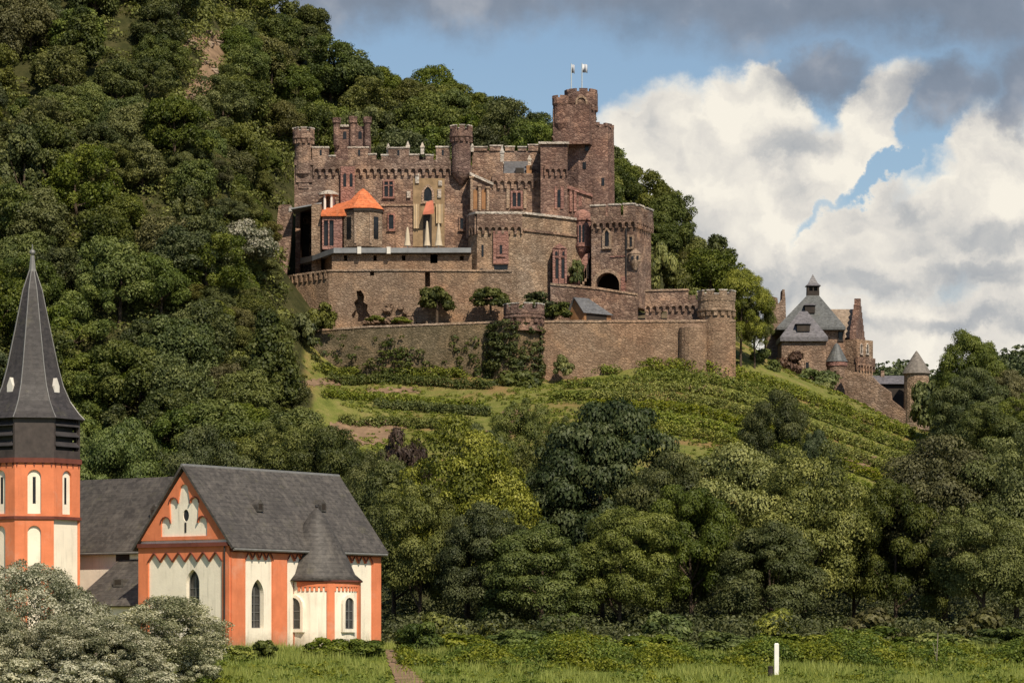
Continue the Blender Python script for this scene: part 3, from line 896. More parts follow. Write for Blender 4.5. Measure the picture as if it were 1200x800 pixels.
    for i in range(nt_):
        t_ = tl + (tr - tl) * (i + 0.5) / nt_; band(ao, t_ - 0.03, t_ + 0.03, za - 0.85, za - 0.4, ar + 0.10, n=1)
    ao.build('apse_framing', M['orange_plaster'], R)
    bt = MB(); band(bt, tl, tr, za, za + 0.16, ar + 0.3, n=30); bt.build('apse_cornice', M['oxblood_trim'], R)
    for px, wd, kind, mu in ((343, 1.75, 'round', 1), (408, 1.15, 'round', 1)):
        t_ = facing(px); pc = Vector((ac.x + ar * math.sin(t_), ac.y - ar * math.cos(t_)))
        d = Vector((math.cos(t_), math.sin(t_)))
        fr = Fr(pc - d * 2, pc + d * 2)
        ring = MB(); ring.extrude(fr, arch(2 - wd / 2 - 0.3, 2 + wd / 2 + 0.3, 1.55, 5.05, 'round'), [arch(2 - wd / 2, 2 + wd / 2, 1.85, 4.75, 'round')], 0.2, -0.25)
        s = ring.build('window_surround', M['white_plaster'], R)
        f = MB(); f.extrude(fr, arch(2 - wd / 2, 2 + wd / 2, 1.85, 4.75, 'round'), [arch(2 - wd / 2 + 0.07, 2 + wd / 2 - 0.07, 1.92, 4.67, 'round')], 0.09, 0.04)
        f.fbox(fr, 2 - 0.05, 2 + 0.05, 1.9, 4.6, 0.085, 0.045)
        for zz in (2.7, 3.5): f.fbox(fr, 2 - wd / 2, 2 + wd / 2, zz - 0.03, zz + 0.03, 0.08, 0.05)
        f = f.build('window', M['lead_flashing'], R)
        g = MB(); g.extrude(fr, arch(2 - wd / 2 + 0.001, 2 + wd / 2 - 0.001, 1.85, 4.75, 'round'), (), 0.03, 0.02); g.build('pane', M['church_glass'], f)
    ra = MB(); prof = [(ar + 0.6, za + 0.1), (ar - 0.15, za + 0.75), (3.0, za + 2.1), (2.42, za + 3.2), (1.85, za + 4.3), (1.2, za + 5.5), (0.58, za + 6.5), (0.03, za + 7.0)]
    ra.lathe(ac.x - G.x * 0.3, ac.y - G.y * 0.3, prof, 36)
    ra.build('apse_roof', M['roof_slate'], R, smooth=True)
    bb = MB(); bb.ball((ac.x - G.x * .3, ac.y - G.y * .3, za + 7.1), 0.16, 6); bb.build('finial', M['dark_iron'], R)
    st = MB(); q = CC + SD * us(335) + G * 1.6; st.prism([(q.x - 0.5, q.y - 1), (q.x + 2.6, q.y - 2.0), (q.x + 3.0, q.y - 0.8), (q.x, q.y + 0.2)], -1.0, 0.15)
    st.build('doorstep', M['coping_stone'], R)
    # nave running back to the tower
    nw, nl = 4.7, 24.0
    c0 = (CC + GL) / 2 + SD * 10.5                     # on the long roof's axis
    nE, nR = 9.75, 16.3
    A0 = c0 - SD * nw; fn = Fr(A0 - G * nl, A0)
    n = MB(); n.extrude(fn, rect(0, nl - GW / 2 - 0.02, base, nE), (), 0, -0.7)
    B0 = c0 + SD * nw; fbk = Fr(B0, B0 - G * nl); n.extrude(fbk, rect(GW / 2, nl, base, nE), (), 0, -0.7)
    fe = Fr(B0 - G * nl, A0 - G * nl); n.extrude(fe, [(0.02, base), (2 * nw - 0.02, base), (2 * nw - 0.02, nE), (nw, nR - 0.2), (0.02, nE)], (), 0, -0.7)
    n.build('nave_wall', M['white_plaster'], R)
    nr_ = MB(); o5 = 0.5; pt = (nR - nE) / nw
    a = A0 - SD * o5; bk = B0 + SD * o5
    slab_roof(nr_, v3(a - G * nl, nE - o5 * pt), v3(a - G * 4.9, nE - o5 * pt), v3(c0 - G * nl, nR), v3(c0, nR))
    slab_roof(nr_, v3(bk - G * nl, nE - o5 * pt), v3(bk - G * 4.9, nE - o5 * pt), v3(c0 - G * nl, nR), v3(c0, nR))
    nro = nr_.build('nave_roof', M['roof_slate'], R)
    g2 = MB(); g2.tube(v3(a - SD * .08 - G * (nl - 3), nE - o5 * pt), v3(a - SD * .08 - G * 5.6, nE - o5 * pt), 0.13, n=8); g2.build('gutter', M['lead_flashing'], nro)
    # lucarne in the nave roof
    ul = fn.u(168); p = A0 - G * nl + G * ul + SD * 2.0; z = nE + 2.0 * pt + 0.15
    d = MB(); fr = Fr(p - G * 0.5, p + G * 0.5); d.extrude(fr, [(0, z - .3), (1, z - .3), (1, z + .5), (.5, z + 1.0), (0, z + .5)], (), 0.5, -0.9); d.build('lucarne', M['roof_slate'], nro)
    d = MB(); d.extrude(fr, rect(.2, .8, z - .05, z + .5), (), .515, .45); d.build('shutter', M['dark_wood'], nro)
    # side aisle with its lean-to roof
    aw = 4.2; az0, az1 = 4.3, 8.3
    P0 = A0 - SD * aw; fa = Fr(P0 - G * nl, P0)
    uL, uR = fa.u(86) , nl - GW / 2 - 0.02
    am = MB(); am.extrude(fa, rect(uL, uR, base, az0), (), 0, -0.5)
    am.build('aisle_wall', M['white_plaster'], R)
    ra = MB(); qa = P0 - SD * 0.45
    slab_roof(ra, v3(qa - G * (nl - uL + 0.1), az0 - 0.42), v3(qa - G * (GW / 2 + 0.03), az0 - 0.42), v3(A0 - G * (nl - uL - 2.2), az1), v3(A0 - G * (GW / 2 + 0.03), az1), 0.2)
    aro = ra.build('aisle_roof', M['roof_slate'], R)
    # end slope of the lean-to
    e = MB(); pl = P0 - G * (nl - uL); e.add([v3(pl, az0), v3(A0 - G * (nl - uL), az0), v3(A0 - G * (nl - uL - 2.2), az1 - 0.05)], [[0, 1, 2]])
    e.build('roof_end', M['roof_slate'], R)
    p = P0 - G * nl + G * fa.u(128) + SD * 1.7; z = az0 + 1.7 * (az1 - az0) / aw + 0.2
    d = MB(); fr = Fr(p - G * 0.6, p + G * 0.6); d.extrude(fr, [(0, z - .3), (1.2, z - .3), (1.2, z + .45), (0, z + .45)], (), 0.5, -0.8); d.build('lucarne', M['roof_slate'], aro)
    d = MB(); d.extrude(fr, rect(.2, 1.0, z - .1, z + .35), (), .515, .45); d.build('shutter', M['dark_wood'], aro)
    lu = fn.u(144)
    l = MB(); l.extrude(fn, arch(lu - 0.85, lu + 0.85, az1 + 0.02, az1 + 1.5, 'round'), (), 0.05, -0.05); l.build('lunette_window', M['window_glass'], R)
    # ---------------- tower
    tc = Vector((X(38, 313.5), 313.5)); tr_ = 4.72; ph = math.radians(10.5 - 22.5)
    T = thing('chapel_tower', 'orange and white octagonal chapel tower with louvred belfry under tall pointed slate spire', 'tower', (tc.x, tc.y, 0))
    YT = tc.y
    zb, zo, zs = Z(493, YT), Z(541, YT), Z(608, YT)
    t = MB(); t.lathe(tc.x, tc.y, [(tr_ - 0.25, base), (tr_ - 0.25, zo)], 8, ph); t.build('wall', M['white_plaster'], T)
    fcs = []
    for i in range(8):
        a0, a1 = ph + math.pi / 4 * i, ph + math.pi / 4 * (i + 1)
        p0 = Vector((tc.x + (tr_ - 0.25) * math.sin(a0), tc.y - (tr_ - 0.25) * math.cos(a0))); p1 = Vector((tc.x + (tr_ - 0.25) * math.sin(a1), tc.y - (tr_ - 0.25) * math.cos(a1)))
        fcs.append(Fr(p0, p1))
    om = MB(); rt = MB()
    for i, fr in enumerate(fcs):
        m = fr.L / 2
        o2 = 0.22
        hole = arch(m - 0.62, m + 0.62, zs + 0.35, zo - 0.95, 'round'); hole2 = arch(m - 0.62, m + 0.62, base + 2, zs - 0.75, 'round')
        om.extrude(fr, rect(-0.09, fr.L + 0.09, zs, zo), [hole], o2, 0.0)
        if i != 1: om.extrude(fr, rect(-0.09, fr.L + 0.09, base, zs - 0.002), [hole2], o2, 0.0)
        if i in (0, 1, 7): sl_ = MB(); sl_.extrude(fr, rect(m - 0.14, m + 0.14, zs + 1.3, zo - 1.6), (), 0.02, -0.05); sl_.build('slit_window', M['window_glass'], T)
        rt.fbox(fr, -0.14, fr.L + 0.14, zs - 0.16, zs + 0.12, 0.36, -0.01)
        rt.fbox(fr, -0.14, fr.L + 0.14, zo - 0.3, zo + 0.15, 0.40, -0.01)
        for k in range(5):
            c_ = m - 1.6 + 0.8 * k
            rt.extrude(fr, [(c_ - 0.12, zo - 0.3), (c_ + 0.12, zo - 0.3), (c_, zo - 0.75)], (), 0.29, 0.2)
    om.build('orange_framing', M['orange_plaster'], T)
    rt.build('string_course', M['oxblood_trim'], T)
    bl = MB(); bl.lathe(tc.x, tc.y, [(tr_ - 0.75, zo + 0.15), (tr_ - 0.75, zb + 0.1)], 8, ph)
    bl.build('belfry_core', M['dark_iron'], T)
    bp = MB(); lvs = []
    for i in range(8):
        a0, a1 = ph + math.pi / 4 * i, ph + math.pi / 4 * (i + 1)
        p0 = Vector((tc.x + tr_ * math.sin(a0), tc.y - tr_ * math.cos(a0))); p1 = Vector((tc.x + tr_ * math.sin(a1), tc.y - tr_ * math.cos(a1)))
        fr = Fr(p0, p1)
        if i % 2 == 0: bp.fbox(fr, 0, fr.L, zo + 0.15, zb + 0.1, 0, -0.35)
        else:
            for u0, u1 in ((0, 0.22), (fr.L - 0.22, fr.L)): bp.fbox(fr, u0, u1, zo + 0.15, zb + 0.1, 0, -0.35)
            bp.fbox(fr, 0.22, fr.L - 0.22, zo + 0.15, zo + 0.9, 0, -0.35)
            lv = MB(); lvs.append(lv)
            for k in range(3):
                z = zo + 1.25 + 0.95 * k
                q = [fr.pt(0.2, z, 0.12), fr.pt(fr.L - 0.2, z, 0.12), fr.pt(fr.L - 0.2, z + 0.42, -0.32), fr.pt(0.2, z + 0.42, -0.32)]
                q2 = [(x, y, zz + 0.09) for x, y, zz in q]
                lv.add(q + q2, [[0, 1, 2, 3], [4, 5, 6, 7], [0, 1, 5, 4], [1, 2, 6, 5], [2, 3, 7, 6], [3, 0, 4, 7]])
    bf = bp.build('belfry', M['belfry_slate'], T)
    for l_ in lvs: l_.build('louvre', M['louver_wood'], bf)
    tip = Z(300, YT)
    prof = [(tr_ + 0.45, zb), (tr_ - 0.1, zb + 0.55), (3.75, zb + 1.7), (3.05, zb + 3.2), (2.55, zb + 5.0), (1.75, zb + 8.6), (0.95, zb + 12.3), (0.28, tip - 1.3), (0.14, tip)]
    s = MB(); s.lathe(tc.x, tc.y, prof, 8, ph); sp = s.build('spire', M['spire_slate'], T)
    hips = MB()
    for i in range(8):
        a = ph + math.pi / 4 * i
        for (r0_, z0_), (r1_, z1_) in zip(prof[:-1], prof[1:]):
            hips.tube((tc.x + r0_ * math.sin(a), tc.y - r0_ * math.cos(a), z0_ + .02), (tc.x + r1_ * math.sin(a), tc.y - r1_ * math.cos(a), z1_ + .02), 0.055, n=5)
    hips.build('hip_flashing', M['lead_flashing'], sp)
    cp = MB(); cp.lathe(tc.x, tc.y, [(0.62, tip - 3.6), (0.3, tip - 1.2), (0.17, tip + 0.05), (0.02, tip + 0.1)], 8, ph)
    cp.build('spire_tip', M['lead_flashing'], sp)
    fi = MB(); fi.ball((tc.x, tc.y, tip + 0.35), 0.28, 6); fi.tube((tc.x, tc.y, tip), (tc.x, tc.y, tip + 1.1), 0.05); fi.build('finial', M['lead_flashing'], T)
    for i in (7, 1, 3, 5):
        a = ph + math.pi / 4 * (i + 0.5); r = 2.75
        px_, py_ = tc.x + r * math.sin(a), tc.y - r * math.cos(a)
        fr = Fr((px_ - 0.35 * math.cos(a), py_ - 0.35 * math.sin(a)), (px_ + 0.35 * math.cos(a), py_ + 0.35 * math.sin(a)))
        d = MB(); z = zb + 2.4; d.extrude(fr, [(0, z), (.7, z), (.7, z + .75), (.35, z + 1.5), (0, z + .75)], (), 0.35, -0.7); d.build('spire_dormer', M['pale_paint'], sp)
    return R
build_chapel()

# ------------------------------------------------------------------ castle on its terraces
def frp(px0, Y0, px1=None, Y1=None):
    return Fr((X(px0, Y0), Y0), (X(px1, Y1 or Y0), Y1 or Y0))

def castle_window(parent, fr, px, ya, yb, wpx, kind='rect', mull=1, transom=False, trim='trim_stone', frame=0.28, deep=0.32, Yref=None):
    """stone surround that stands proud of the wall, mullions, and a dark pane set back in it"""
    u = fr.u(px); Y = Yref or fr.Y(u); k = Y / F
    z0, z1 = Z(yb, Y), Z(ya, Y); w = wpx * k
    out = arch(u - w / 2, u + w / 2, z0, z1, kind)
    f = frame
    inn = arch(u - w / 2 + f, u + w / 2 - f, z0 + f * 0.8, z1 - f * 1.1, kind)
    b = MB(); b.extrude(fr, out, [inn], deep, -0.05)
    b.fbox(fr, u - w / 2 - 0.12, u + w / 2 + 0.12, z0 - 0.16, z0 - 0.002, deep + 0.12, -0.05)
    for i in range(mull):
        q = u - w / 2 + f + (w - 2 * f) * (i + 1) / (mull + 1)
        b.fbox(fr, q - 0.11, q + 0.11, z0 + f * 0.8, z1 - f * 1.1 - (0.3 * w if kind != 'rect' else 0), deep - 0.02, 0.08)
    if transom: b.fbox(fr, u - w / 2 + f, u + w / 2 - f, z0 + (z1 - z0) * 0.66, z0 + (z1 - z0) * 0.66 + 0.2, deep - 0.03, 0.08)
    o = b.build('window', M[trim], parent)
    g = MB(); g.extrude(fr, inn, (), 0.05, -0.03); g.build('pane', M['window_glass'], o)
    return o

def slot(mb, fr, px, ya, yb, wpx, kind='rect'):
    u = fr.u(px); Y = fr.Y(u); w = wpx * Y / F
    return arch(u - w / 2, u + w / 2, Z(yb, Y), Z(ya, Y), kind)

def frieze(mb, fr, u0, u1, zt, h, step, o):
    """band of small round arches carried on corbels"""
    n = max(1, int(round((u1 - u0) / step))); st = (u1 - u0) / n
    pts = [(u0, zt), (u1, zt)]
    zb = zt - h; r = st * 0.32
    for i in range(n):
        a = u1 - i * st
        pts += [(a, zb), (a - st / 2 + r, zb)] if i == 0 else [(a - st / 2 + r, zb)]
        za = zb + h * 0.45
        for k in range(5):
            t = math.pi * k / 4; pts.append((a - st / 2 + r * math.cos(t), za + r * math.sin(t)))
        pts += [(a - st / 2 - r, zb)]
    pts += [(u0, zb)]
    mb.extrude(fr, pts, (), o, 0.0)

def merlons(mb, cap, fr, spans, zb, o0=0.5, o1=-0.5, capt=0.28):
    """spans: (u0, u1, z top)"""
    for u0, u1, zt in spans:
        mb.fbox(fr, u0, u1, zb, zt, o0, o1)
        if cap is not None: cap.fbox(fr, u0 - 0.1, u1 + 0.1, zt + 0.002, zt + capt, o0 + 0.13, o1 - 0.13)

def pinnacle(parent, px, Y, ya, yb, wpx, mat_='coping_stone'):
    b = MB(); x, k = X(px, Y), Y / F; w = wpx * k / 2; z0, z1 = Z(yb, Y), Z(ya, Y); h = z1 - z0
    b.prism([(x - w, Y - w), (x + w, Y - w), (x + w, Y + w), (x - w, Y + w)], z0, z0 + 0.55 * h)
    b.prism([(x - 1.3 * w, Y - 1.3 * w), (x + 1.3 * w, Y - 1.3 * w), (x + 1.3 * w, Y + 1.3 * w), (x - 1.3 * w, Y + 1.3 * w)], z0 + 0.55 * h, z0 + 0.68 * h)
    b.prism([(x - w, Y - w), (x + w, Y - w), (x + w, Y + w), (x - w, Y + w)], z0 + 0.68 * h, z1, 0.25)
    return b.build('pinnacle', M[mat_], parent)

def round_turret(parent, cx, cy, r, rh, z0, zh, zt, nm=8, mat_='castle_stone', corb=10, foot=None, n=20, ph=0.1, cone=None, name='turret'):
    """shaft, flared head on corbels, ring of merlons"""
    b = MB(); prof = []
    if foot is not None: prof += [(0.25, foot), (r * 0.7, foot + (z0 - foot) * 0.55)]
    prof += [(r, z0), (r, zh - 0.5), (rh * 0.97, zh), (rh * 0.97, zt - 1.0)]
    b.lathe(cx, cy, prof, n, ph)
    t = b.build(name, M[mat_], parent, smooth=False)
    m = MB()
    m.lathe(cx, cy, [(rh, zh + 0.05), (rh + 0.1, zh + 0.18), (rh + 0.1, zh + 0.42), (rh, zh + 0.5)], n, ph)
    m.ringboxes(cx, cy, r * 0.9, rh + 0.02, zh - 0.75, zh - 0.02, corb, 0.55, ph)
    m.lathe(cx, cy, [(rh, zt - 1.75), (rh, zt - 0.9)], n, ph)
    m.ringboxes(cx, cy, rh - 0.42, rh + 0.015, zt - 0.92, zt, nm, 0.6, ph)
    m.build('battlement', M[mat_], t)
    c = MB(); c.ringboxes(cx, cy, rh - 0.5, rh + 0.1, zt + 0.002, zt + 0.2, nm, 0.68, ph)
    c.build('merlon_cap', M['coping_stone'], t)
    return t


def build_palace():
    Y = 620.0; k = Y / F
    R = thing('castle_palace', 'reddish brown castle residence with stepped battlements, arched frieze and slender corner turrets', 'castle', (X(450, Y), Y, Z(330, Y)))
    f = frp(345, Y, 553, Y); U = f.u
    zt, zfl = Z(194, Y), 60.0
    b = MB()
    b.box(X(366, Y), X(553, Y), Y + 0.9, Y + 20, zfl, zt)
    b.extrude(f, rect(U(366), f.L, zfl, zt), [], 0, -0.92)
    b.box(X(345, Y), X(366, Y) - 0.02, Y, Y + 20, Z(243, Y), zt)           # upper storey over the open porch
    b.box(X(345, Y), X(366, Y) - 0.02, Y + 11, Y + 20, zfl, Z(243, Y) - 0.02)
    b.box(X(345, Y), X(345, Y) + 0.9, Y + 3, Y + 10.9, zfl, Z(243, Y) - 0.02)
    w = b.build('wall', M['castle_stone'], R)
    fz = MB(); frieze(fz, f, U(367), U(529), Z(194, Y), Z(194, Y) - Z(206, Y), 1.28, 0.55)
    frieze(fz, f, U(362), U(366), Z(196, Y), 1.7, 1.28, 0.5)
    fz.build('arched_frieze', M['castle_stone'], R)
    bt, cp = MB(), MB()
    bt.fbox(f, U(345), U(529), Z(194, Y) + 0.002, Z(188, Y), 0.58, -0.6)
    spans = [(366, 385.5, 174), (385.8, 393, 184), (408, 432, 174), (432.2, 441, 182), (447, 455, 183), (455.2, 479.5, 174.5), (480, 491, 182.5), (499, 508, 183), (511, 527, 173.5)]
    merlons(bt, cp, f, [(U(a), U(c), Z(y, Y)) for a, c, y in spans], Z(188, Y) + 0.002, 0.56, -0.5)
    bt = bt.build('battlement', M['castle_stone'], R); cp.build('merlon_cap', M['coping_stone'], bt)
    for px in (376, 421, 467, 519): ls = MB(); ls.fbox(f, U(px) - 0.2, U(px) + 0.2, Z(183, Y), Z(180, Y) + 0.6, 0.575, 0.5); ls.build('loophole', M['window_glass'], bt)
    for px, ya, wp in ((455, 168, 3.5), (478, 165.5, 3.8), (495, 167, 4.0)): pinnacle(R, px, Y + 0.2, ya, 181, wp)
    # low roofs behind the parapet
    r = MB(); r.box(X(430, Y), X(512, Y), Y + 2.5, Y + 18, Z(192, Y), Z(185, Y)); r.build('roof', M['roof_slate'], R)
    d = MB(); x = X(494, Y); d.box(x - 0.9, x + 0.9, Y + 1.0, Y + 3, Z(192, Y), Z(183, Y)); d.build('roof_hatch', M['dark_wood'], R)
    # windows of the front
    castle_window(R, f, 455.5, 211, 232, 13.5, 'rect', 1, True, 'red_sandstone')
    castle_window(R, f, 458.5, 250, 270, 9, 'rect', 0, False, 'red_sandstone')
    castle_window(R, f, 501.5, 216, 238, 15, 'pointed', 0, False, 'trim_stone', 0.45)
    castle_window(R, f, 541, 254, 270, 7, 'rect', 0, False, 'castle_stone')
    st = MB(); st.fbox(f, U(446), U(486), Z(241.5, Y), Z(239.5, Y), 0.22, -0.02); st.build('string_course', M['trim_stone'], R)
    bay = MB(); bay.fbox(f, U(399.5), U(416), Z(262, Y), Z(196, Y), 0.9, -0.02); bay = bay.build('bay', M['red_sandstone'], R)
    fb = Fr((f.pt(U(399.5), 0, .9)[0], f.pt(0, 0, .9)[1]), (f.pt(U(416), 0, .9)[0], f.pt(0, 0, .9)[1]))
    for px in (404, 411.5): gl = MB(); gl.extrude(fb, slot(None, fb, px, 203, 219, 3.6, 'pointed'), (), 0.03, -0.03); gl.build('window', M['window_glass'], bay)
    tan = MB(); tan.extrude(f, rect(U(484), U(521), Z(289, Y), Z(209, Y)), [arch(U(495.5), U(507.5), Z(238, Y) + .1, Z(216, Y) - .1, 'pointed'), ], 0.12, -0.02); tan.build('render_panel', M['gold_render'], R)
    for px, ya, yb in ((489, 204, 215), (516, 212, 218), (479, 224, 232), (515, 222, 232)):
        q = MB(); q.fbox(f, U(px) - .35, U(px) + .35, Z(yb, Y), Z(ya, Y), 0.42, 0.0); q.build('stone_bracket', M['coping_stone'], R)
    # left corner turret and the slim turret that divides the front
    round_turret(R, X(355.5, Y), Y + 0.6, 10.6 * k, 12.6 * k, Z(204, Y), Z(164, Y), Z(151, Y), 7, 'castle_stone', 12, Z(212, Y))
    round_turret(R, X(540.5, Y), Y - 0.6, 11.2 * k, 13.3 * k, Z(203, Y), Z(163, Y), Z(149.5, Y), 8, 'tower_stone', 12, Z(217, Y))
    # crow-stepped slope carrying the left corner
    cs = MB(); cs.fbox(f, U(347), U(366), Z(214, Y), Z(205, Y), 0.35, -0.02); cs.fbox(f, U(350), U(362), Z(221, Y), Z(214, Y) - .002, 0.2, -0.02); cs.build('corbel_course', M['castle_stone'], R)
    # turreted roof tower rising behind the front
    Y2 = 634.0; k2 = Y2 / F
    t = MB(); t.box(X(392, Y2), X(433, Y2), Y2, Y2 + 7, Z(200, Y2), Z(155, Y2))
    f2 = frp(392, Y2, 433, Y2)
    t.extrude(f2, [(0, Z(155, Y2)), (f2.L, Z(155, Y2)), (f2.L, Z(148, Y2)), (f2.u(421), Z(148, Y2)), (f2.u(417), Z(142, Y2)), (f2.u(413), Z(151, Y2)), (f2.u(409), Z(147, Y2)), (f2.u(400), Z(147, Y2)), (f2.u(397), Z(151, Y2)), (0, Z(151, Y2))], (), 0, -1)
    rt = t.build('roof_tower', M['tower_stone'], R)
    for px, ya in ((394.5, 140), (413.5, 138.5), (430.5, 139)):
        q = MB(); cx = X(px, Y2); q.lathe(cx, Y2 - 0.3, [(0.1, Z(176, Y2)), (0.62, Z(171, Y2)), (0.62, Z(146, Y2)), (0.85, Z(144.5, Y2)), (0.85, Z(ya + 1.5, Y2))], 10)
        q.ringboxes(cx, Y2 - 0.3, 0.5, 0.86, Z(ya + 1.6, Y2), Z(ya - 1.5, Y2), 5, 0.6); q.build('mini_turret', M['tower_stone'], rt)
    q = MB(); q.fbox(f2, f2.u(399), f2.u(409), Z(149, Y2), Z(146.5, Y2), 0.4, -0.4); q.build('coping', M['coping_stone'], rt)
    for px in (404, 422): q = MB(); q.extrude(f2, slot(None, f2, px, 154, 163, 4, 'round'), (), 0.04, -0.05); q.build('window', M['window_glass'], rt)
    # porch: post, lintel roof, door in the dark back wall
    p = MB(); p.box(X(366, 615), X(377, 615), 612.5, 617, zfl + 8, Z(241, 615)); p.build('porch_post', M['tan_stone'], R)
    p = MB(); p.prism([(X(342, 616), 613), (X(378, 616), 613), (X(366, 620), 620), (X(345, 620), 620)], [Z(247, 615), Z(240.5, 615), Z(240, 615), Z(247, 615)], [Z(245.6, 615), Z(238.8, 615), Z(238, 615), Z(245.6, 615)]); p.build('porch_roof', M['grey_lead'], R)
    p = MB(); p.box(X(350, 630), X(362, 630), 630.6, 630.98, Z(300, 630), Z(262, 630)); p.build('door_and_shade', M['dark_wood'], R)
    # rear wing to the right of the slim turret
    Y3 = 624.0; k3 = Y3 / F
    f3 = frp(553, Y3, 634, Y3)
    b = MB(); b.box(X(553.5, Y3), X(634, Y3), Y3, Y3 + 16, zfl, Z(177, Y3)); b.build('wing_wall', M['castle_stone'], R)
    bt, cp = MB(), MB()
    merlons(bt, cp, f3, [(f3.u(a), f3.u(c), Z(y, Y3)) for a, c, y in ((553, 571, 173), (574, 589, 171.5), (592, 603, 172.5), (607, 617, 173), (619, 631, 170.5))], Z(177, Y3) + 0.002, 0.25, -0.6, 0.2)
    bt = bt.build('wing_battlement', M['castle_stone'], R); cp.build('merlon_cap', M['coping_stone'], bt)
    pinnacle(R, 553.5, Y3 - 0.4, 168.5, 178, 3.6); pinnacle(R, 588.5, 619.5, 171, 192, 4.2); pinnacle(R, 620.5, 619.5, 182, 195, 4.0)
    # slate lean-to over the window range
    Y4 = 617.5; f4 = frp(576, Y4, 633, Y4)
    b = MB(); b.box(X(576, Y4), X(633, Y4), Y4, Y3 - 0.02, zfl, Z(207, Y4)); b.build('window_range', M['castle_stone'], R)
    b = MB(); frieze(b, f4, 0.1, f4.L - 0.1, Z(207, Y4), Z(207, Y4) - Z(221, Y4), 1.3, 0.5); b.fbox(f4, 0.05, f4.L - .05, Z(207, Y4) + .002, Z(203.5, Y4), 0.52, -0.3); b.build('arched_frieze', M['castle_stone'], R)
    b = MB(); b.add([(X(590, Y4), Y4 - 0.1, Z(203, Y4)), (X(621, Y4), Y4 - 0.1, Z(203, Y4)), (X(619, Y3), Y3, Z(183, Y4)), (X(591, Y3), Y3, Z(183, Y4)),
                     (X(590, Y4), Y4 - 0.1, Z(207, Y4)), (X(621, Y4), Y4 - 0.1, Z(207, Y4)), (X(619, Y3), Y3, Z(207, Y4)), (X(591, Y3), Y3, Z(207, Y4))], [[0, 1, 2, 3], [0, 1, 5, 4], [1, 2, 6, 5], [0, 3, 7, 4]])
    rf = b.build('slate_roof', M['hut_slate'], R)
    b = MB(); b.box(X(604, Y4), X(614, Y4), Y4 - 0.4, Y4 + 2.5, Z(203, Y4), Z(197, Y4)); b.build('dormer', M['dark_wood'], rf)
    b = MB(); b.box(X(577, Y4), X(589.5, Y4), Y4 - 0.3, Y4 + 2, Z(207, Y4), Z(190, Y4)); b.build('chimney', M['castle_stone'], R)
    b = MB(); b.box(X(617, Y4), X(623, Y4), Y4 - 0.3, Y4 + 1, Z(206, Y4), Z(194, Y4)); b.build('roof_post', M['brown_wood'], R)
    castle_window(R, f4, 605.5, 223.5, 244, 14, 'rect', 1, False, 'red_sandstone', 0.35)
    b = MB(); b.fbox(f4, f4.u(593.5), f4.u(597), Z(244, Y4), Z(222, Y4), 0.3, -0.02); b.fbox(f4, f4.u(613.5), f4.u(617), Z(244, Y4), Z(222, Y4), 0.3, -0.02); b.build('pilaster', M['trim_stone'], R)
    # gabled bay with a raking cornice and pale columns
    Y5 = 617.0; f5 = frp(551, Y5, 577, Y5)
    b = MB(); b.extrude(f5, [(0.05, zfl), (f5.L - 0.12, zfl), (f5.L - 0.12, Z(216, Y5)), (0.05, Z(203, Y5))], (), 0, -6.5); b.build('gabled_bay', M['castle_stone'], R)
    b = MB(); b.extrude(f5, [(-0.1, Z(205.2, Y5)), (f5.L + 0.2, Z(217.5, Y5)), (f5.L + 0.2, Z(214.5, Y5)), (-0.1, Z(202, Y5))], (), 0.5, -6.6); b.build('raking_cornice', M['coping_stone'], R)
    for px, ya in ((552.5, 209), (562, 219), (571.5, 221)):
        b = MB(); x = X(px, Y5); b.tube((x, Y5 - 0.25, Z(247, Y5)), (x, Y5 - 0.25, Z(ya, Y5)), 0.28, n=8); b.box(x - .4, x + .4, Y5 - .65, Y5 + .1, Z(ya, Y5) + .002, Z(ya - 2, Y5)); b.build('column', M['trim_stone'], R)
    for px in (557, 566.7): b = MB(); b.extrude(f5, slot(None, f5, px, 222, 245, 4.5, 'round'), (), 0.05, -0.05); b.build('window', M['brown_wood'], R)
    # square stair tower
    Y6 = 614.0; f6 = frp(633.5, Y6, 665, Y6)
    b = MB(); b.box(X(633.5, Y6), X(665, Y6), Y6, Y6 + 10, zfl, Z(169, Y6)); b.build('stair_tower', M['tower_stone'], R)
    b = MB(); b.box(X(631, Y6), X(667, Y6), Y6 - 0.5, Y6 + 10.5, Z(169, Y6) + 0.002, Z(166.5, Y6)); b.build('cap_slab', M['coping_stone'], R)
    b = MB(); frieze(b, f6, f6.u(638), f6.L, Z(193, Y6), 2.1, 1.1, 0.45); b.build('arched_frieze', M['tower_stone'], R)
    b = MB(); b.extrude(f6, slot(None, f6, 655, 222, 243, 3.6, 'pointed'), (), 0.04, -0.05); b.build('slit_window', M['window_glass'], R)
    b = MB(); b.fbox(f6, f6.u(650), f6.u(653), Z(245, Y6), Z(219, Y6), 0.16, -0.02); b.fbox(f6, f6.u(657), f6.u(660.5), Z(245, Y6), Z(219, Y6), 0.22, -0.02); b.build('pilaster', M['red_sandstone'], R)
    # annex with a red gable cornice
    Y7 = 617.0; f7 = frp(665, Y7, 693, Y7)
    b = MB(); b.extrude(f7, [(0.02, zfl), (f7.L, zfl), (f7.L, Z(228, Y7)), (0.02, Z(216, Y7))], (), 0, -8); b.build('annex', M['tower_stone'], R)
    b = MB(); b.extrude(f7, [(-0.9, Z(219.5, Y7)), (f7.L + .2, Z(231, Y7)), (f7.L + .2, Z(227.5, Y7)), (-0.9, Z(215.5, Y7))], (), 0.4, -8.2); b.build('raking_cornice', M['red_sandstone'], R)
    b = MB()
    for px in (669, 674): b.fbox(f7, f7.u(px) - .25, f7.u(px) + .25, Z(248, Y7), Z(224, Y7), 0.3, -0.02)
    b.build('pilaster', M['red_sandstone'], R)
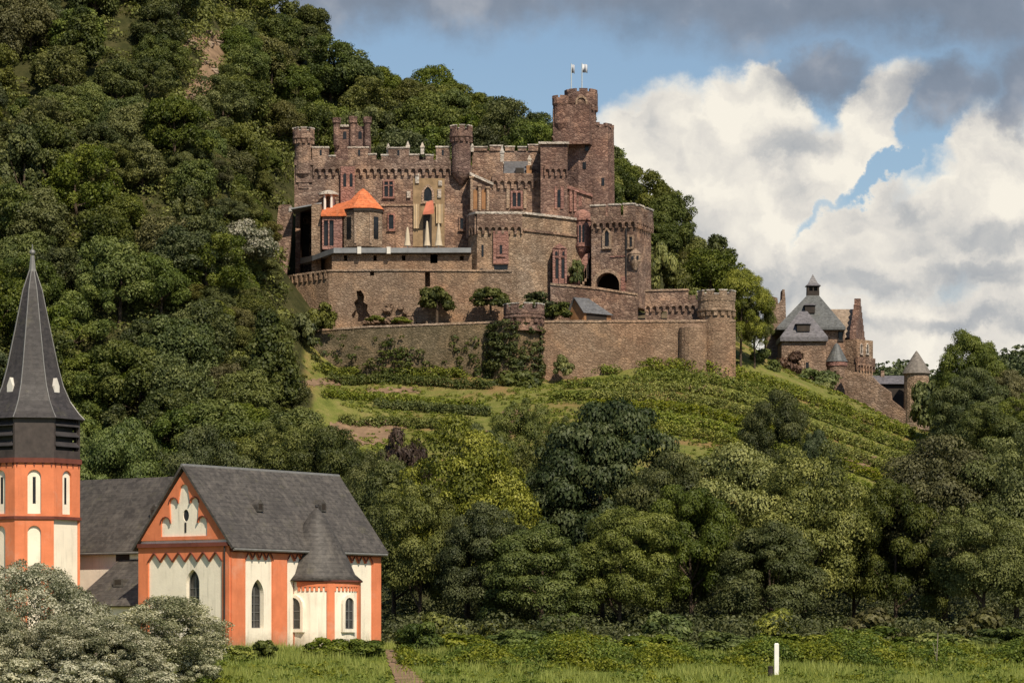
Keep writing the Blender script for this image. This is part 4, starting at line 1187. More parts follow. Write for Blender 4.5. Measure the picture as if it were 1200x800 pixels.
    q = MB(); q.extrude(f7, slot(None, f7, 680, 230, 242, 4, 'rect'), (), 0.04, -.04); q.build('window', M['red_sandstone'], R)
    # red oriel window
    Yo = 616.0; cx, ro = X(682.5, Yo), 10.6 * Yo / F
    b = MB(); b.lathe(cx, Yo, [(0.3, Z(303, Yo)), (ro * .8, Z(296, Yo)), (ro, Z(292, Yo)), (ro, Z(254, Yo)), (ro * 0.9, Z(250, Yo)), (ro * .4, Z(246, Yo))], 8, math.radians(22.5))
    oc = b.build('oriel', M['red_sandstone'], R)
    b = MB(); b.lathe(cx, Yo, [(ro, Z(259.5, Yo)), (ro + .3, Z(259, Yo)), (ro + .3, Z(256.5, Yo)), (ro, Z(256, Yo))], 8, math.radians(22.5)); b.build('string_course', M['red_sandstone'], oc); b = MB(); b.lathe(cx, Yo, [(ro, Z(291, Yo)), (ro + .3, Z(290, Yo)), (ro + .3, Z(287.5, Yo)), (ro, Z(287, Yo))], 8, math.radians(22.5)); b.build('string_course', M['red_sandstone'], oc)
    fo = Fr((cx - ro * math.sin(math.radians(22.5)), Yo - ro * math.cos(math.radians(22.5))), (cx + ro * math.sin(math.radians(22.5)), Yo - ro * math.cos(math.radians(22.5))))
    castle_window(oc, fo, 681.5, 263, 285, 8.6, 'rect', 1, False, 'red_sandstone', 0.16, 0.2)
    # low stone roofs of the round tower range behind
    return R
build_palace()

def build_keep():
    Y = 640.0; k = Y / F
    cx = X(690, Y)
    R = thing('castle_keep', 'tall castle keep with stacked round turrets, highest tower, carrying two flags', 'tower', (cx, Y, 70))
    b = MB(); b.lathe(cx, Y, [(31.5 * k, 62), (30 * k, Z(200, Y)), (29.5 * k, Z(152, Y)), (28.5 * k, Z(149, Y))], 10, 0.2); b.build('shaft', M['tower_stone'], R)
    b = MB(); b.ringboxes(cx, Y, 26 * k, 30 * k, Z(152, Y), Z(147.5, Y), 9, 0.62, 0.2); b.build('shaft_battlement', M['tower_stone'], R)
    Yb = Y - 3; kb = Yb / F
    b = MB(); b.prism([(X(648, Yb), Yb - 3), (X(690, Yb), Yb - 4), (X(699, Yb), Yb + 2), (X(690, Yb), Yb + 6), (X(648, Yb), Yb + 6)], Z(172, Yb), Z(126, Yb)); b.build('upper_stage', M['tower_stone'], R)
    c1 = X(681, Yb)
    up = MB(); up.lathe(c1, Yb, [(17.5 * kb, Z(158, Yb)), (17.5 * kb, Z(130, Yb)), (18.2 * kb, Z(128, Yb)), (19.6 * kb, Z(124, Yb)), (19.6 * kb, Z(110, Yb))], 20)
    u = up.build('head', M['tower_stone'], R)
    m = MB(); m.ringboxes(c1, Yb, 16.5 * kb, 19.7 * kb, Z(110.2, Yb), Z(106.5, Yb), 9, 0.74, 0.12); m.ringboxes(c1, Yb, 16.5 * kb, 19.9 * kb, Z(131, Yb), Z(125, Yb), 16, 0.5); m.build('battlement', M['tower_stone'], u)
    fw = MB(); fr = Fr((c1 - 9 * kb, Yb - 17.6 * kb), (c1 + 9 * kb, Yb - 17.6 * kb))
    fw.extrude(fr, arch(2 * kb, 16 * kb, Z(135, Yb), Z(115.5, Yb), 'round'), [arch(4.2 * kb, 13.8 * kb, Z(134, Yb), Z(118, Yb), 'round')], 0.75, -0.5)
    fw = fw.build('window', M['trim_stone'], u)
    g = MB(); g.extrude(fr, arch(4.2 * kb, 13.8 * kb, Z(134, Yb), Z(118, Yb), 'round'), (), 0.50, -0.4); g.build('pane', M['castle_stone'], fw)
    c2 = X(656.5, Yb)
    lt = MB(); Ys_ = Yb - 2.6; lt.lathe(c2, Ys_, [(0.5, Z(158, Yb)), (8.0 * kb, Z(148, Yb)), (8.2 * kb, Z(128, Yb)), (9.8 * kb, Z(125, Yb)), (9.8 * kb, Z(119, Yb))], 14)
    lt.ringboxes(c2, Ys_, 7.5 * kb, 9.9 * kb, Z(119.2, Yb), Z(115.5, Yb), 6, 0.72, 0.3); lt.build('side_turret', M['tower_stone'], R)
    for px, ya, yb in ((684, 190, 198), (687, 170, 177), (706, 208, 217)):
        a_ = math.asin(max(-.9, min(.9, (px - 690) / 29.5))); rr = 29.0 * k; w = MB()
        w.ringboxes(cx, Y, rr - .5, rr + .06, Z(yb, Y - rr), Z(ya, Y - rr), 1, 0.022, a_); w.build('slit_window', M['window_glass'], R)
    st = MB(); st.add([(X(646, Y), Y - 6, Z(166, Y)), (X(664, Y), Y - 6, Z(166, Y)), (X(664, Y), Y - 6, Z(149, Y)), (X(646, Y), Y - 1, Z(166, Y)), (X(664, Y), Y - 1, Z(166, Y)), (X(664, Y), Y - 1, Z(149, Y))], [[0, 1, 2], [3, 4, 5], [0, 2, 5, 3], [1, 2, 5, 4], [0, 1, 4, 3]]); st.build('sloped_buttress', M['tan_stone'], R)
    for px, top, lab, red in ((669.5, 74.5, 'pale flag on the thinner pole nearer the small side turret of keep', True), (682, 74, 'whitish flag on the pole near the middle of the keep roof', False)):
        x = X(px, Yb); fp = thing('flagpole', lab, 'flagpole', (x, Yb, Z(110, Yb)), 'flagpoles on the keep')
        b = MB(); b.tube((x, Yb, Z(111, Yb)), (x, Yb, Z(top, Yb)), 0.13, 0.09, 6); b.build('pole', M['pole_metal'], fp)
        vs, fs = [], []
        for i in range(9):
            t = i / 8; dx = 1.05 * t; dy = 0.35 * math.sin(t * 6)
            for z in (0, -1.6): vs.append((x + (dx if not red else -dx * 0.2 + dx * 0.8), Yb + dy, Z(top + 1, Yb) + z - 0.25 * t * t))
        for i in range(8): fs.append([2 * i, 2 * i + 1, 2 * i + 3, 2 * i + 2])
        b = MB(); b.add(vs, fs); fl = b.build('flag', M['flag_cloth'], fp, smooth=True)
        md = fl.modifiers.new('thickness', 'SOLIDIFY'); md.thickness = 0.03
    return R
build_keep()

def build_gatehouse():
    Y = 611.0
    R = thing('gatehouse', 'brown stone castle gatehouse with dark round gate arch and battlements', 'gatehouse', (X(722, Y), Y, Z(345, Y)))
    a, c, d = (X(693, 612), 612.0), (X(744, 609), 609.0), (X(763, 618), 618.0)
    f1, f2 = Fr(a, c), Fr(c, d)
    zb, zt = Z(360, Y), Z(259, Y)
    u = f1.u
    gate = arch(u(697.5), u(726), Z(350, Y), Z(319.5, Y), 'round', 12)
    b = MB(); b.extrude(f1, rect(0, f1.L, zb, zt), [gate], 0, -1.6)
    b.extrude(f2, rect(0.02, f2.L, zb, zt), (), 0, -1.6)
    ins = lambda p, q: (p[0] + q[0], p[1] + q[1])
    b.prism([ins(a, (0.02, 1.62)), ins(c, (-0.6, 1.75)), ins(d, (-0.9, 1.2)), ins(d, (0, 9)), (a[0] + 0.02, 628)], Z(314, Y), zt - 0.01)
    b.prism([ins(a, (0.02, 11)), ins(d, (-0.9, 4.5)), ins(d, (0, 9)), (a[0] + 0.02, 628)], zb, Z(314, Y) - 0.01)
    b.prism([(a[0], 613.65), (a[0] + .9, 613.65), (a[0] + .9, 628), (a[0], 628)], zb, zt - 0.02)
    b.build('wall', M['castle_stone'], R)
    g = MB(); g.extrude(f1, arch(u(697.5) - 0.7, u(726) + 0.7, Z(348, Y), Z(319.5, Y) + 0.7, 'round', 12), [gate], 0.14, -0.05); g.build('gate_surround', M['trim_stone'], R)
    dr = MB(); dr.box(X(698, 622), X(727, 622), 621.7, 621.9, Z(350, 620), Z(322, 620)); dr.build('gate_door', M['dark_wood'], R)
    z2 = Z(253.5, Y)
    fz = MB(); frieze(fz, f1, 0.2, f1.L + 0.35, zt, Z(259, Y) - Z(268, Y), 1.15, 0.5); frieze(fz, f2, -0.2, f2.L, zt, Z(259, Y) - Z(268, Y), 1.15, 0.5); fz.build('arched_frieze', M['castle_stone'], R)
    bt, cp = MB(), MB()
    bt.fbox(f1, 0, f1.L + 0.3, zt + .002, z2, 0.52, -0.5); bt.fbox(f2, 0.36, f2.L, zt + .002, z2, 0.5, -0.5)
    merlons(bt, cp, f1, [(u(p), u(q), Z(241.5, Y)) for p, q in ((693, 709), (714, 727), (731.5, 744))], z2 + .002, 0.5, -0.35, 0.3)
    v = f2.u
    merlons(bt, cp, f2, [(v(p), v(q), Z(242, Y)) for p, q in ((746.5, 752), (755.5, 762.5))], z2 + .002, 0.48, -0.35, 0.3)
    bt = bt.build('battlement', M['castle_stone'], R); cp.build('merlon_cap', M['coping_stone'], bt)
    castle_window(R, f1, 711.5, 267, 291, 11, 'pointed', 0, False, 'trim_stone', 0.42)
    castle_window(R, f1, 739.5, 275.5, 291, 7.5, 'rect', 0, False, 'trim_stone', 0.3)
    b = MB(); q = f1.pt(u(734), 0, 0.16); b.tube((q[0], q[1], Z(330, Y)), (q[0], q[1], Z(268, Y)), 0.12); b.build('downpipe', M['dark_iron'], R)
    b = MB(); q = f1.pt(u(744), 0, 0); b.lathe(q[0], q[1], [(0.3, Z(318, Y)), (1.15, Z(308, Y)), (1.15, Z(300, Y)), (1.25, Z(299, Y)), (0.2, Z(293, Y))], 10); o = b.build('bartizan', M['trim_stone'], R)
    b = MB(); fb = Fr((q[0] - 1, q[1] - 1.15), (q[0] + 1, q[1] - 1.15))
    for du in (0.55, 1.45): b.fbox(fb, du - .2, du + .2, Z(306, Y), Z(302, Y), 0.06, -0.6)
    b.build('loophole', M['window_glass'], o)
    b = MB(); b.fbox(f1, u(715), u(733), Z(302, Y), Z(300.5, Y), 0.15, -.02); b.build('string_course', M['red_sandstone'], R)
    b = MB(); b.fbox(f1, u(728), u(733), Z(345, Y), Z(325, Y), 0.25, -.02); b.build('pilaster', M['red_sandstone'], R)
    return R
build_gatehouse()

def build_bastion():
    R = thing('castle_bastion', 'broad stone castle bastion with pale rim, arched frieze and pinkish window bay', 'bastion', (X(600, 607), 607, Z(350, 607)))
    P = [(X(549, 612.5), 612.5), (X(552, 608), 608.0), (X(559, 606), 606.0), (X(612, 606), 606.0), (X(650, 611), 611.0), (X(692, 617.5), 617.5)]
    zt = Z(251, 606)
    back = [(X(692, 634), 634), (X(549, 634), 634)]
    b = MB(); b.prism(P + back, 58, zt); b.build('wall', M['tan_stone'], R)
    c = MB()
    cc = (X(610, 618), 618)
    grow = [(p[0] + (p[0] - cc[0]) * 0.035, p[1] + (p[1] - cc[1]) * 0.045) for p in P]
    c.prism(grow + [(p[0], p[1] - 12) for p in back], zt + 0.002, zt + 0.42); c.build('rim', M['coping_stone'], R)
    fz = MB()
    for i in range(0, 3):
        f = Fr(P[i], P[i + 1]); zf = Z(268, 606); s = 1.25 if f.L > 2 else f.L
        frieze(fz, f, 0, f.L, zf + 1.0, 2.0, s, 0.48)
        fz.fbox(f, 0, f.L, zf + 1.002, zt - .002, 0.5, -0.02)
    fz.build('arched_frieze', M['castle_stone'], R)
    f = Fr(P[3], P[4]); g = Fr(P[4], P[5])
    for q in (f, g): s = MB(); s.fbox(q, 0.1, q.L, Z(274, 610), Z(271.5, 610), 0.3, -0.02); s.build('string_course', M['castle_stone'], R)
    fm = Fr(P[2], P[3]); u = fm.u
    bay = MB(); bay.fbox(fm, u(578), u(596), Z(309.5, 606), Z(271, 606), 0.42, -0.02); bay = bay.build('window_bay', M['red_sandstone'], R)
    fb = Fr(tuple(fm.pt(u(578), 0, 0.42)[:2]), tuple(fm.pt(u(596), 0, 0.42)[:2]))
    castle_window(bay, fb, 587, 284, 300, 9, 'rect', 0, False, 'red_sandstone', 0.45, 0.15)
    op = MB(); op.fbox(fm, u(579), u(595), Z(320, 606), Z(310.5, 606), 0.05, -0.03); op.build('recess_shade_pane', M['window_glass'], R)  # flat dark pane paints in the shade of a recess under the bay
    for px, ya, yb, w in ((565.5, 287, 301, 2.6), (564, 315, 321, 4)): sl = MB(); sl.extrude(fm, slot(None, fm, px, ya, yb, w), (), 0.04, -.03); sl.build('slit_window', M['window_glass'], R)
    # red gothic bay at the foot of the stair
    Yg = 608.0; fg = frp(647.5, Yg, 664, Yg)
    b = MB(); b.box(X(647.5, Yg), X(664, Yg), Yg, 613.5, 58, Z(291, Yg)); gb = b.build('gothic_bay', M['red_sandstone'], R)
    for px in (652.5, 659.5): gw = MB(); gw.extrude(fg, slot(None, fg, px, 303, 326, 3.2, 'pointed'), (), 0.05, -.03); gw.build('window', M['window_glass'], gb)
    for px in (652, 660.5): gw = MB(); gw.extrude(fg, slot(None, fg, px, 294.5, 299.5, 3.0, 'round'), (), 0.05, -.03); gw.build('window', M['window_glass'], gb)
    tr = MB()
    for px in (649, 656, 663): tr.fbox(fg, fg.u(px) - .2, fg.u(px) + .2, Z(332, Yg), Z(292, Yg), 0.3, -.02)
    tr.fbox(fg, 0, fg.L, Z(302, Yg), Z(300.5, Yg), 0.25, -.02); tr.extrude(fg, [(0, Z(291, Yg)), (fg.L, Z(291, Yg)), (fg.L * .5, Z(285, Yg))], (), 0.2, -2)
    tr.build('tracery', M['red_sandstone'], gb)
    return R
build_bastion()

def build_stair():
    Ys = 613.5
    R = thing('stone_stairway', 'covered stone stairway sloping down between red oriel and gatehouse', 'stairway', (X(680, Ys), Ys, Z(345, Ys)))
    f = frp(665, Ys, 692, Ys); u = f.u
    b = MB(); b.extrude(f, [(u(665), Z(350, Ys)), (u(672), Z(350, Ys)), (u(691.5), Z(301, Ys)), (u(691.5), Z(296, Ys)), (u(686), Z(298, Ys)), (u(665), Z(325, Ys))], (), 0, -3.2); b.build('stringer', M['red_sandstone'], R)
    b = MB()
    for i in range(9):
        t = i / 9; z = Z(333, Ys) + t * (Z(300, Ys) - Z(333, Ys)); p = u(668) + t * (u(690) - u(668)); b.fbox(f, p - .4, p + .35, z - 3.5, z, -0.3, -3.0)
    b.build('step', M['trim_stone'], R)
    b = MB(); b.box(X(665, 619), X(692, 619), 616.8, 617.0, 62, Z(292, 617)); b.build('door_and_shade', M['dark_wood'], R)  # dark panel paints the shade of the gap behind the steps
build_stair()

def build_terraces():
    # upper terrace under the palace
    R = thing('upper_terrace', 'stone terrace with grey lead rim and small square openings below the orange roof', 'terrace', (X(460, 606), 606, Z(316, 606)))
    zt = Z(298, 606); zl = Z(317.5, 604)
    holes = []
    f = frp(389, 606, 553, 606)
    for px, w, ya, yb in ((405, 4, 299, 305.5), (439.5, 4, 299, 306), (473, 4.2, 299, 305), (508.5, 8.5, 297.5, 308.5), (541, 5, 299.5, 305)): holes.append(slot(None, f, px, ya, yb, w))
    b = MB(); b.extrude(f, rect(0, f.L, 62, zt), [], 0, -0.05)
    b = MB(); b.extrude(f, rect(0, f.L, zl - 3, zt), holes, 0, -0.9); b.box(X(389, 608), X(553, 608), 609.5, 619.9, 60, zt - 0.005)
    b.prism([(X(389, 606), 606.9), (X(389, 606) + .5, 606.9), (X(389, 606) + .5, 619.9), (X(372, 619), 619.9)], 60, zt - 0.002)
    b.build('wall', M['wall_stone'], R)
    s = MB(); s.prism([(X(391, 604.8), 604.8), (X(552, 604.8), 604.8), (X(552, 619.8), 619.8), (X(352, 619.8), 619.8), (X(366, 611), 611)], [Z(296.5, 605), Z(296, 605), Z(296, 605), Z(298, 605), Z(301, 605)], [Z(290.5, 605), Z(290.5, 605), Z(290.5, 605), Z(291, 605), Z(295, 605)])
    s.build('rim', M['grey_lead'], R)
    for px in (421, 455.5):
        b = MB(); b.box(X(px, 604.8) - .35, X(px, 604.8) + .35, 604.5, 605, Z(297.5, 605), Z(289.5, 605)); b.build('rim_bracket', M['pale_paint'], R)
    # lower rampart
    R = thing('rampart_wall', 'curved lower stone rampart with dark ruined hole and pale ledge', 'wall', (X(460, 603), 603, Z(385, 603)))
    P = [(X(322, 621), 621), (X(329, 615), 615), (X(345, 610), 610), (X(385, 604.5), 604.5), (X(470, 603.5), 603.5), (X(600, 603.5), 603.5)]
    zs = [Z(328.5, 620), Z(327, 615), Z(323.5, 610), Z(318, 604.5), Z(317.5, 603.5), Z(318.5, 603.5)]
    b = MB()
    cave = None
    for i in range(5):
        fr = Fr(P[i], P[i + 1]); hs = []
        if i == 3:
            q = fr.u; Yc = 604
            hs = [[(q(414), Z(376, Yc)), (q(431), Z(377, Yc)), (q(434), Z(370, Yc)), (q(430), Z(364, Yc)), (q(431), Z(357, Yc)), (q(426), Z(354, Yc)), (q(427), Z(347, Yc)), (q(423), Z(340, Yc)), (q(417.5), Z(341, Yc)), (q(418.5), Z(350, Yc)), (q(415), Z(354, Yc)), (q(416), Z(363, Yc)), (q(412), Z(369, Yc))]]
            hs.append(slot(None, fr, 436, 318.5, 323, 5))
        if i == 4:
            hs = [slot(None, fr, 501, 318.8, 336, 6)]
        zb = 50
        b.extrude(fr, [(0, zb), (fr.L, zb), (fr.L, zs[i + 1] - .002), (0, zs[i] - .002)], hs, 0, -2.2)
    b.prism([(p[0], p[1] + 2.6) for p in P] + [(X(600, 619), 619), (X(336, 622), 622)], 50, [z - 0.35 for z in zs] + [zs[-1] - 0.35, zs[0] - .35])
    b.build('wall', M['wall_stone'], R)
    c = MB()
    for i in range(5):
        fr = Fr(P[i], P[i + 1]); c.extrude(fr, [(0, zs[i]), (fr.L, zs[i + 1]), (fr.L, zs[i + 1] + .32), (0, zs[i] + .32)], (), 0.22, -2.3)
    c.build('ledge', M['trim_stone'], R)
    # corbels under the ledge at the curved end
    c = MB()
    for i in range(0, 3):
        fr = Fr(P[i], P[i + 1]); n = max(2, int(fr.L / 1.1))
        for j in range(n):
            u = fr.L * (j + .5) / n; z = zs[i] + (zs[i + 1] - zs[i]) * (j + .5) / n
            c.fbox(fr, u - .22, u + .22, z - 1.3, z - .01, 0.3, -.02)
    c.build('corbel', M['wall_stone'], R)
    # leaning stub of old wall
    R = thing('ruined_wall_stub', 'tall narrow ruined stub of reddish wall leaning at the castle end', 'wall', (X(332, 617), 617, Z(322, 617)))
    f = frp(320, 617, 346, 617); u = f.u
    b = MB(); b.extrude(f, [(u(321), Z(330, 617)), (u(334), Z(330, 617)), (u(338), Z(305, 617)), (u(340), Z(290, 617)), (u(342.5), Z(262, 617)), (u(343), Z(245, 617)), (u(341), Z(240, 617)), (u(331), Z(239.5, 617)), (u(326.5), Z(241, 617)), (u(324.5), Z(262, 617)), (u(323.5), Z(300, 617))], (), 0, -2.2)
    b.build('wall', M['castle_stone'], R)
    c = MB(); c.fbox(f, u(338.5), u(342.6), Z(248, 617), Z(242.5, 617), 0.12, -.02); c.build('stone_block', M['coping_stone'], R)
    # octagonal pavilion with an orange roof
    Y = 613.0; k = Y / F; cx = X(425.5, Y)
    R = thing('pavilion', 'small stone pavilion with bright orange pointed tile roof on the terrace', 'pavilion', (cx, Y, Z(290, Y)))
    r = 24.0 * k; ph = math.radians(22.5)
    b = MB(); b.lathe(cx, Y, [(r, Z(291, Y)), (r, Z(249, Y))], 8, ph); b.build('wall', M['tan_stone'], R)
    b = MB(); b.lathe(cx, Y, [(r + 0.25, Z(250, Y)), (r + 0.25, Z(247.5, Y))], 8, ph); b.build('eave', M['dark_wood'], R)
    b = MB(); b.lathe(cx, Y, [(26.5 * k, Z(246.6, Y)), (6.5 * k, Z(225.5, Y)), (0.6 * k, Z(221, Y))], 8, ph); b.build('roof', M['orange_tile'], R)
    f0 = Fr((cx - r * math.sin(ph), Y - r * math.cos(ph)), (cx + r * math.sin(ph), Y - r * math.cos(ph)))
    b = MB()
    for px in (416.5, 434.5): b.fbox(f0, f0.u(px) - .2, f0.u(px) + .2, Z(288, Y), Z(252, Y), 0.15, -.02)
    b.build('pilaster', M['trim_stone'], R)
    for s in (-1, 1):
        a0, a1 = (ph, 3 * ph) if s > 0 else (-3 * ph, -ph)
        fs_ = Fr((cx + r * math.sin(a0), Y - r * math.cos(a0)), (cx + r * math.sin(a1), Y - r * math.cos(a1)))
        b = MB(); b.extrude(fs_, rect(fs_.L * .3, fs_.L * .7, Z(282, Y), Z(256, Y)), (), 0.05, -.03); b.build('window', M['window_glass'], R)
    # glazed loggia with a lean-to roof beside it
    Yl = 611.5; fl = frp(377.5, Yl, 401, Yl); u = fl.u
    b = MB()
    b.extrude(fl, rect(0, fl.L, Z(292, Yl), Z(253, Yl)), [rect(u(379.5), u(384.5), Z(288, Yl), Z(258, Yl)), rect(u(386), u(391), Z(288, Yl), Z(258, Yl))], 0, -0.5)
    lo = b.build('loggia', M['red_sandstone'], R)
    b = MB(); b.box(X(377.5, Yl), X(401, Yl), 616.5, 619.8, Z(292, Yl), Z(255, Yl)); b.build('rear_wall', M['castle_stone'], lo)
    b = MB(); b.fbox(fl, u(379.5), u(391), Z(288, Yl), Z(258, Yl), -0.55, -0.62); b.build('pane', M['window_glass'], lo)
    b = MB(); b.prism([(X(376, 611), 611), (X(396, 611), 611), (X(408, 611), 611), (X(412, 619), 619.5), (X(376, 619), 619.5)], [Z(253.5, Yl)] * 5, [Z(252, Yl), Z(246.5, Yl), Z(242, Yl), Z(227, Yl), Z(238, Yl)]); b.build('lean_to_roof', M['orange_tile'], lo)
    # white columned belvedere
    Yb = 618.2; cx = X(385, Yb); kb = Yb / F
    R = thing('belvedere', 'little white columned lookout with flat grey roof above the loggia', 'belvedere', (cx, Yb, Z(252, Yb)))
    b = MB(); b.lathe(cx, Yb, [(12 * kb, Z(229, Yb)), (11.5 * kb, Z(226.5, Yb)), (6 * kb, Z(224.2, Yb)), (0.3, Z(223, Yb))], 16); b.build('roof', M['coping_stone'], R)
    for a in (-2.6, -0.5, 0.45, 2.5):
        b = MB(); x, y = cx + 8.5 * kb * math.sin(a), Yb - 8.5 * kb * math.cos(a) * .9; b.tube((x, y, Z(252, Yb)), (x, y, Z(229, Yb)), 0.27, 0.22, 8); b.build('column', M['pale_paint'], R)
    b = MB(); b.box(cx - 1.7, cx + 1.7, Yb - 1.6, Yb + 1.6, Z(255, Yb), Z(251, Yb)); b.build('floor_slab', M['coping_stone'], R)
    # cloth on the terrace
    Yc = 611.0; kc = Yc / F
    def parasol(px, top, w, lab):
        x = X(px, Yc); t = thing('closed_parasol', lab, 'parasol', (x, Yc, Z(290.5, Yc)), 'closed parasols on the castle terrace')
        b = MB(); b.tube((x, Yc, Z(291, Yc)), (x, Yc, Z(top, Yc)), 0.06); b.build('pole', M['pole_metal'], t)
        prof = [(w * kc * 0.5, Z(288, Yc)), (w * kc * 0.36, Z(282, Yc)), (w * kc * .3, Z(275, Yc)), (0.16, Z(top + 1, Yc)), (0.05, Z(top, Yc))]
        b = MB(); b.lathe(x, Yc, prof, 9); b.build('canopy', M['white_canvas'], t)
    parasol(477.5, 266, 8, 'small closed white parasol at the left of the terrace group')
    parasol(500.5, 259, 8, 'closed cream parasol under the red awning on the terrace')
    parasol(514, 262, 9.5, 'tall closed parasol just right of the red awning')
    Yw = 619.86
    for px, ya, yb, w, lab in ((488, 239.5, 268, 6.0, 'long pale banner hanging left of the red awning'), (515, 239.5, 262, 7.5, 'long pale banner hanging right of the red awning')):
        x = X(px, Yw); b = MB()
        vs, fs = [], []
        for i in range(7):
            for s_ in (0, 1): vs.append((x + (i / 6 - .5) * w * Yw / F, Yw - .45 + .14 * math.sin(i * 1.9), Z(yb if s_ else ya, Yw)))
        for i in range(6): fs.append([2 * i, 2 * i + 1, 2 * i + 3, 2 * i + 2])
        b.add(vs, fs); o = b.build('hanging_banner', M['pale_canvas']); md = o.modifiers.new('thickness', 'SOLIDIFY'); md.thickness = .05
        tag(o, lab, 'banner', 'banners on the castle front')
    R = thing('awning', 'red folded awning over the doorway below the pointed window', 'awning', (X(501, 619), 619.5, Z(250, 619)))
    b = MB(); b.add([(X(495.5, 617.6), 617.6, Z(249.5, 617)), (X(508.5, 617.6), 617.6, Z(244, 617)), (X(507.5, 619.8), 619.8, Z(232, 617)), (X(500, 619.8), 619.8, Z(233.5, 617)),
                     (X(495.5, 617.6), 617.6, Z(251, 617)), (X(508.5, 617.6), 617.6, Z(250, 617))], [[0, 1, 2, 3], [0, 1, 5, 4]])
    b.build('canopy', M['red_canvas'], R)
    b = MB(); b.box(X(496, 619.8), X(506, 619.8), 619.72, 619.85, Z(289, 619), Z(251, 619)); b.build('doorway', M['dark_wood'], R)
    # courtyard ground held by the outer wall
    g = MB(); P2 = [(X(345, 596), 596), (X(638, 594), 594), (X(860, 594), 594), (X(858, 640), 640), (X(345, 640), 640)]
    g.prism(P2, 47, [Z(392, 594), Z(380, 594), Z(379, 594), Z(345, 620), Z(345, 620)]); o = g.build('courtyard_ground', M['mossy_stone']); o['kind'] = 'structure'
build_terraces()

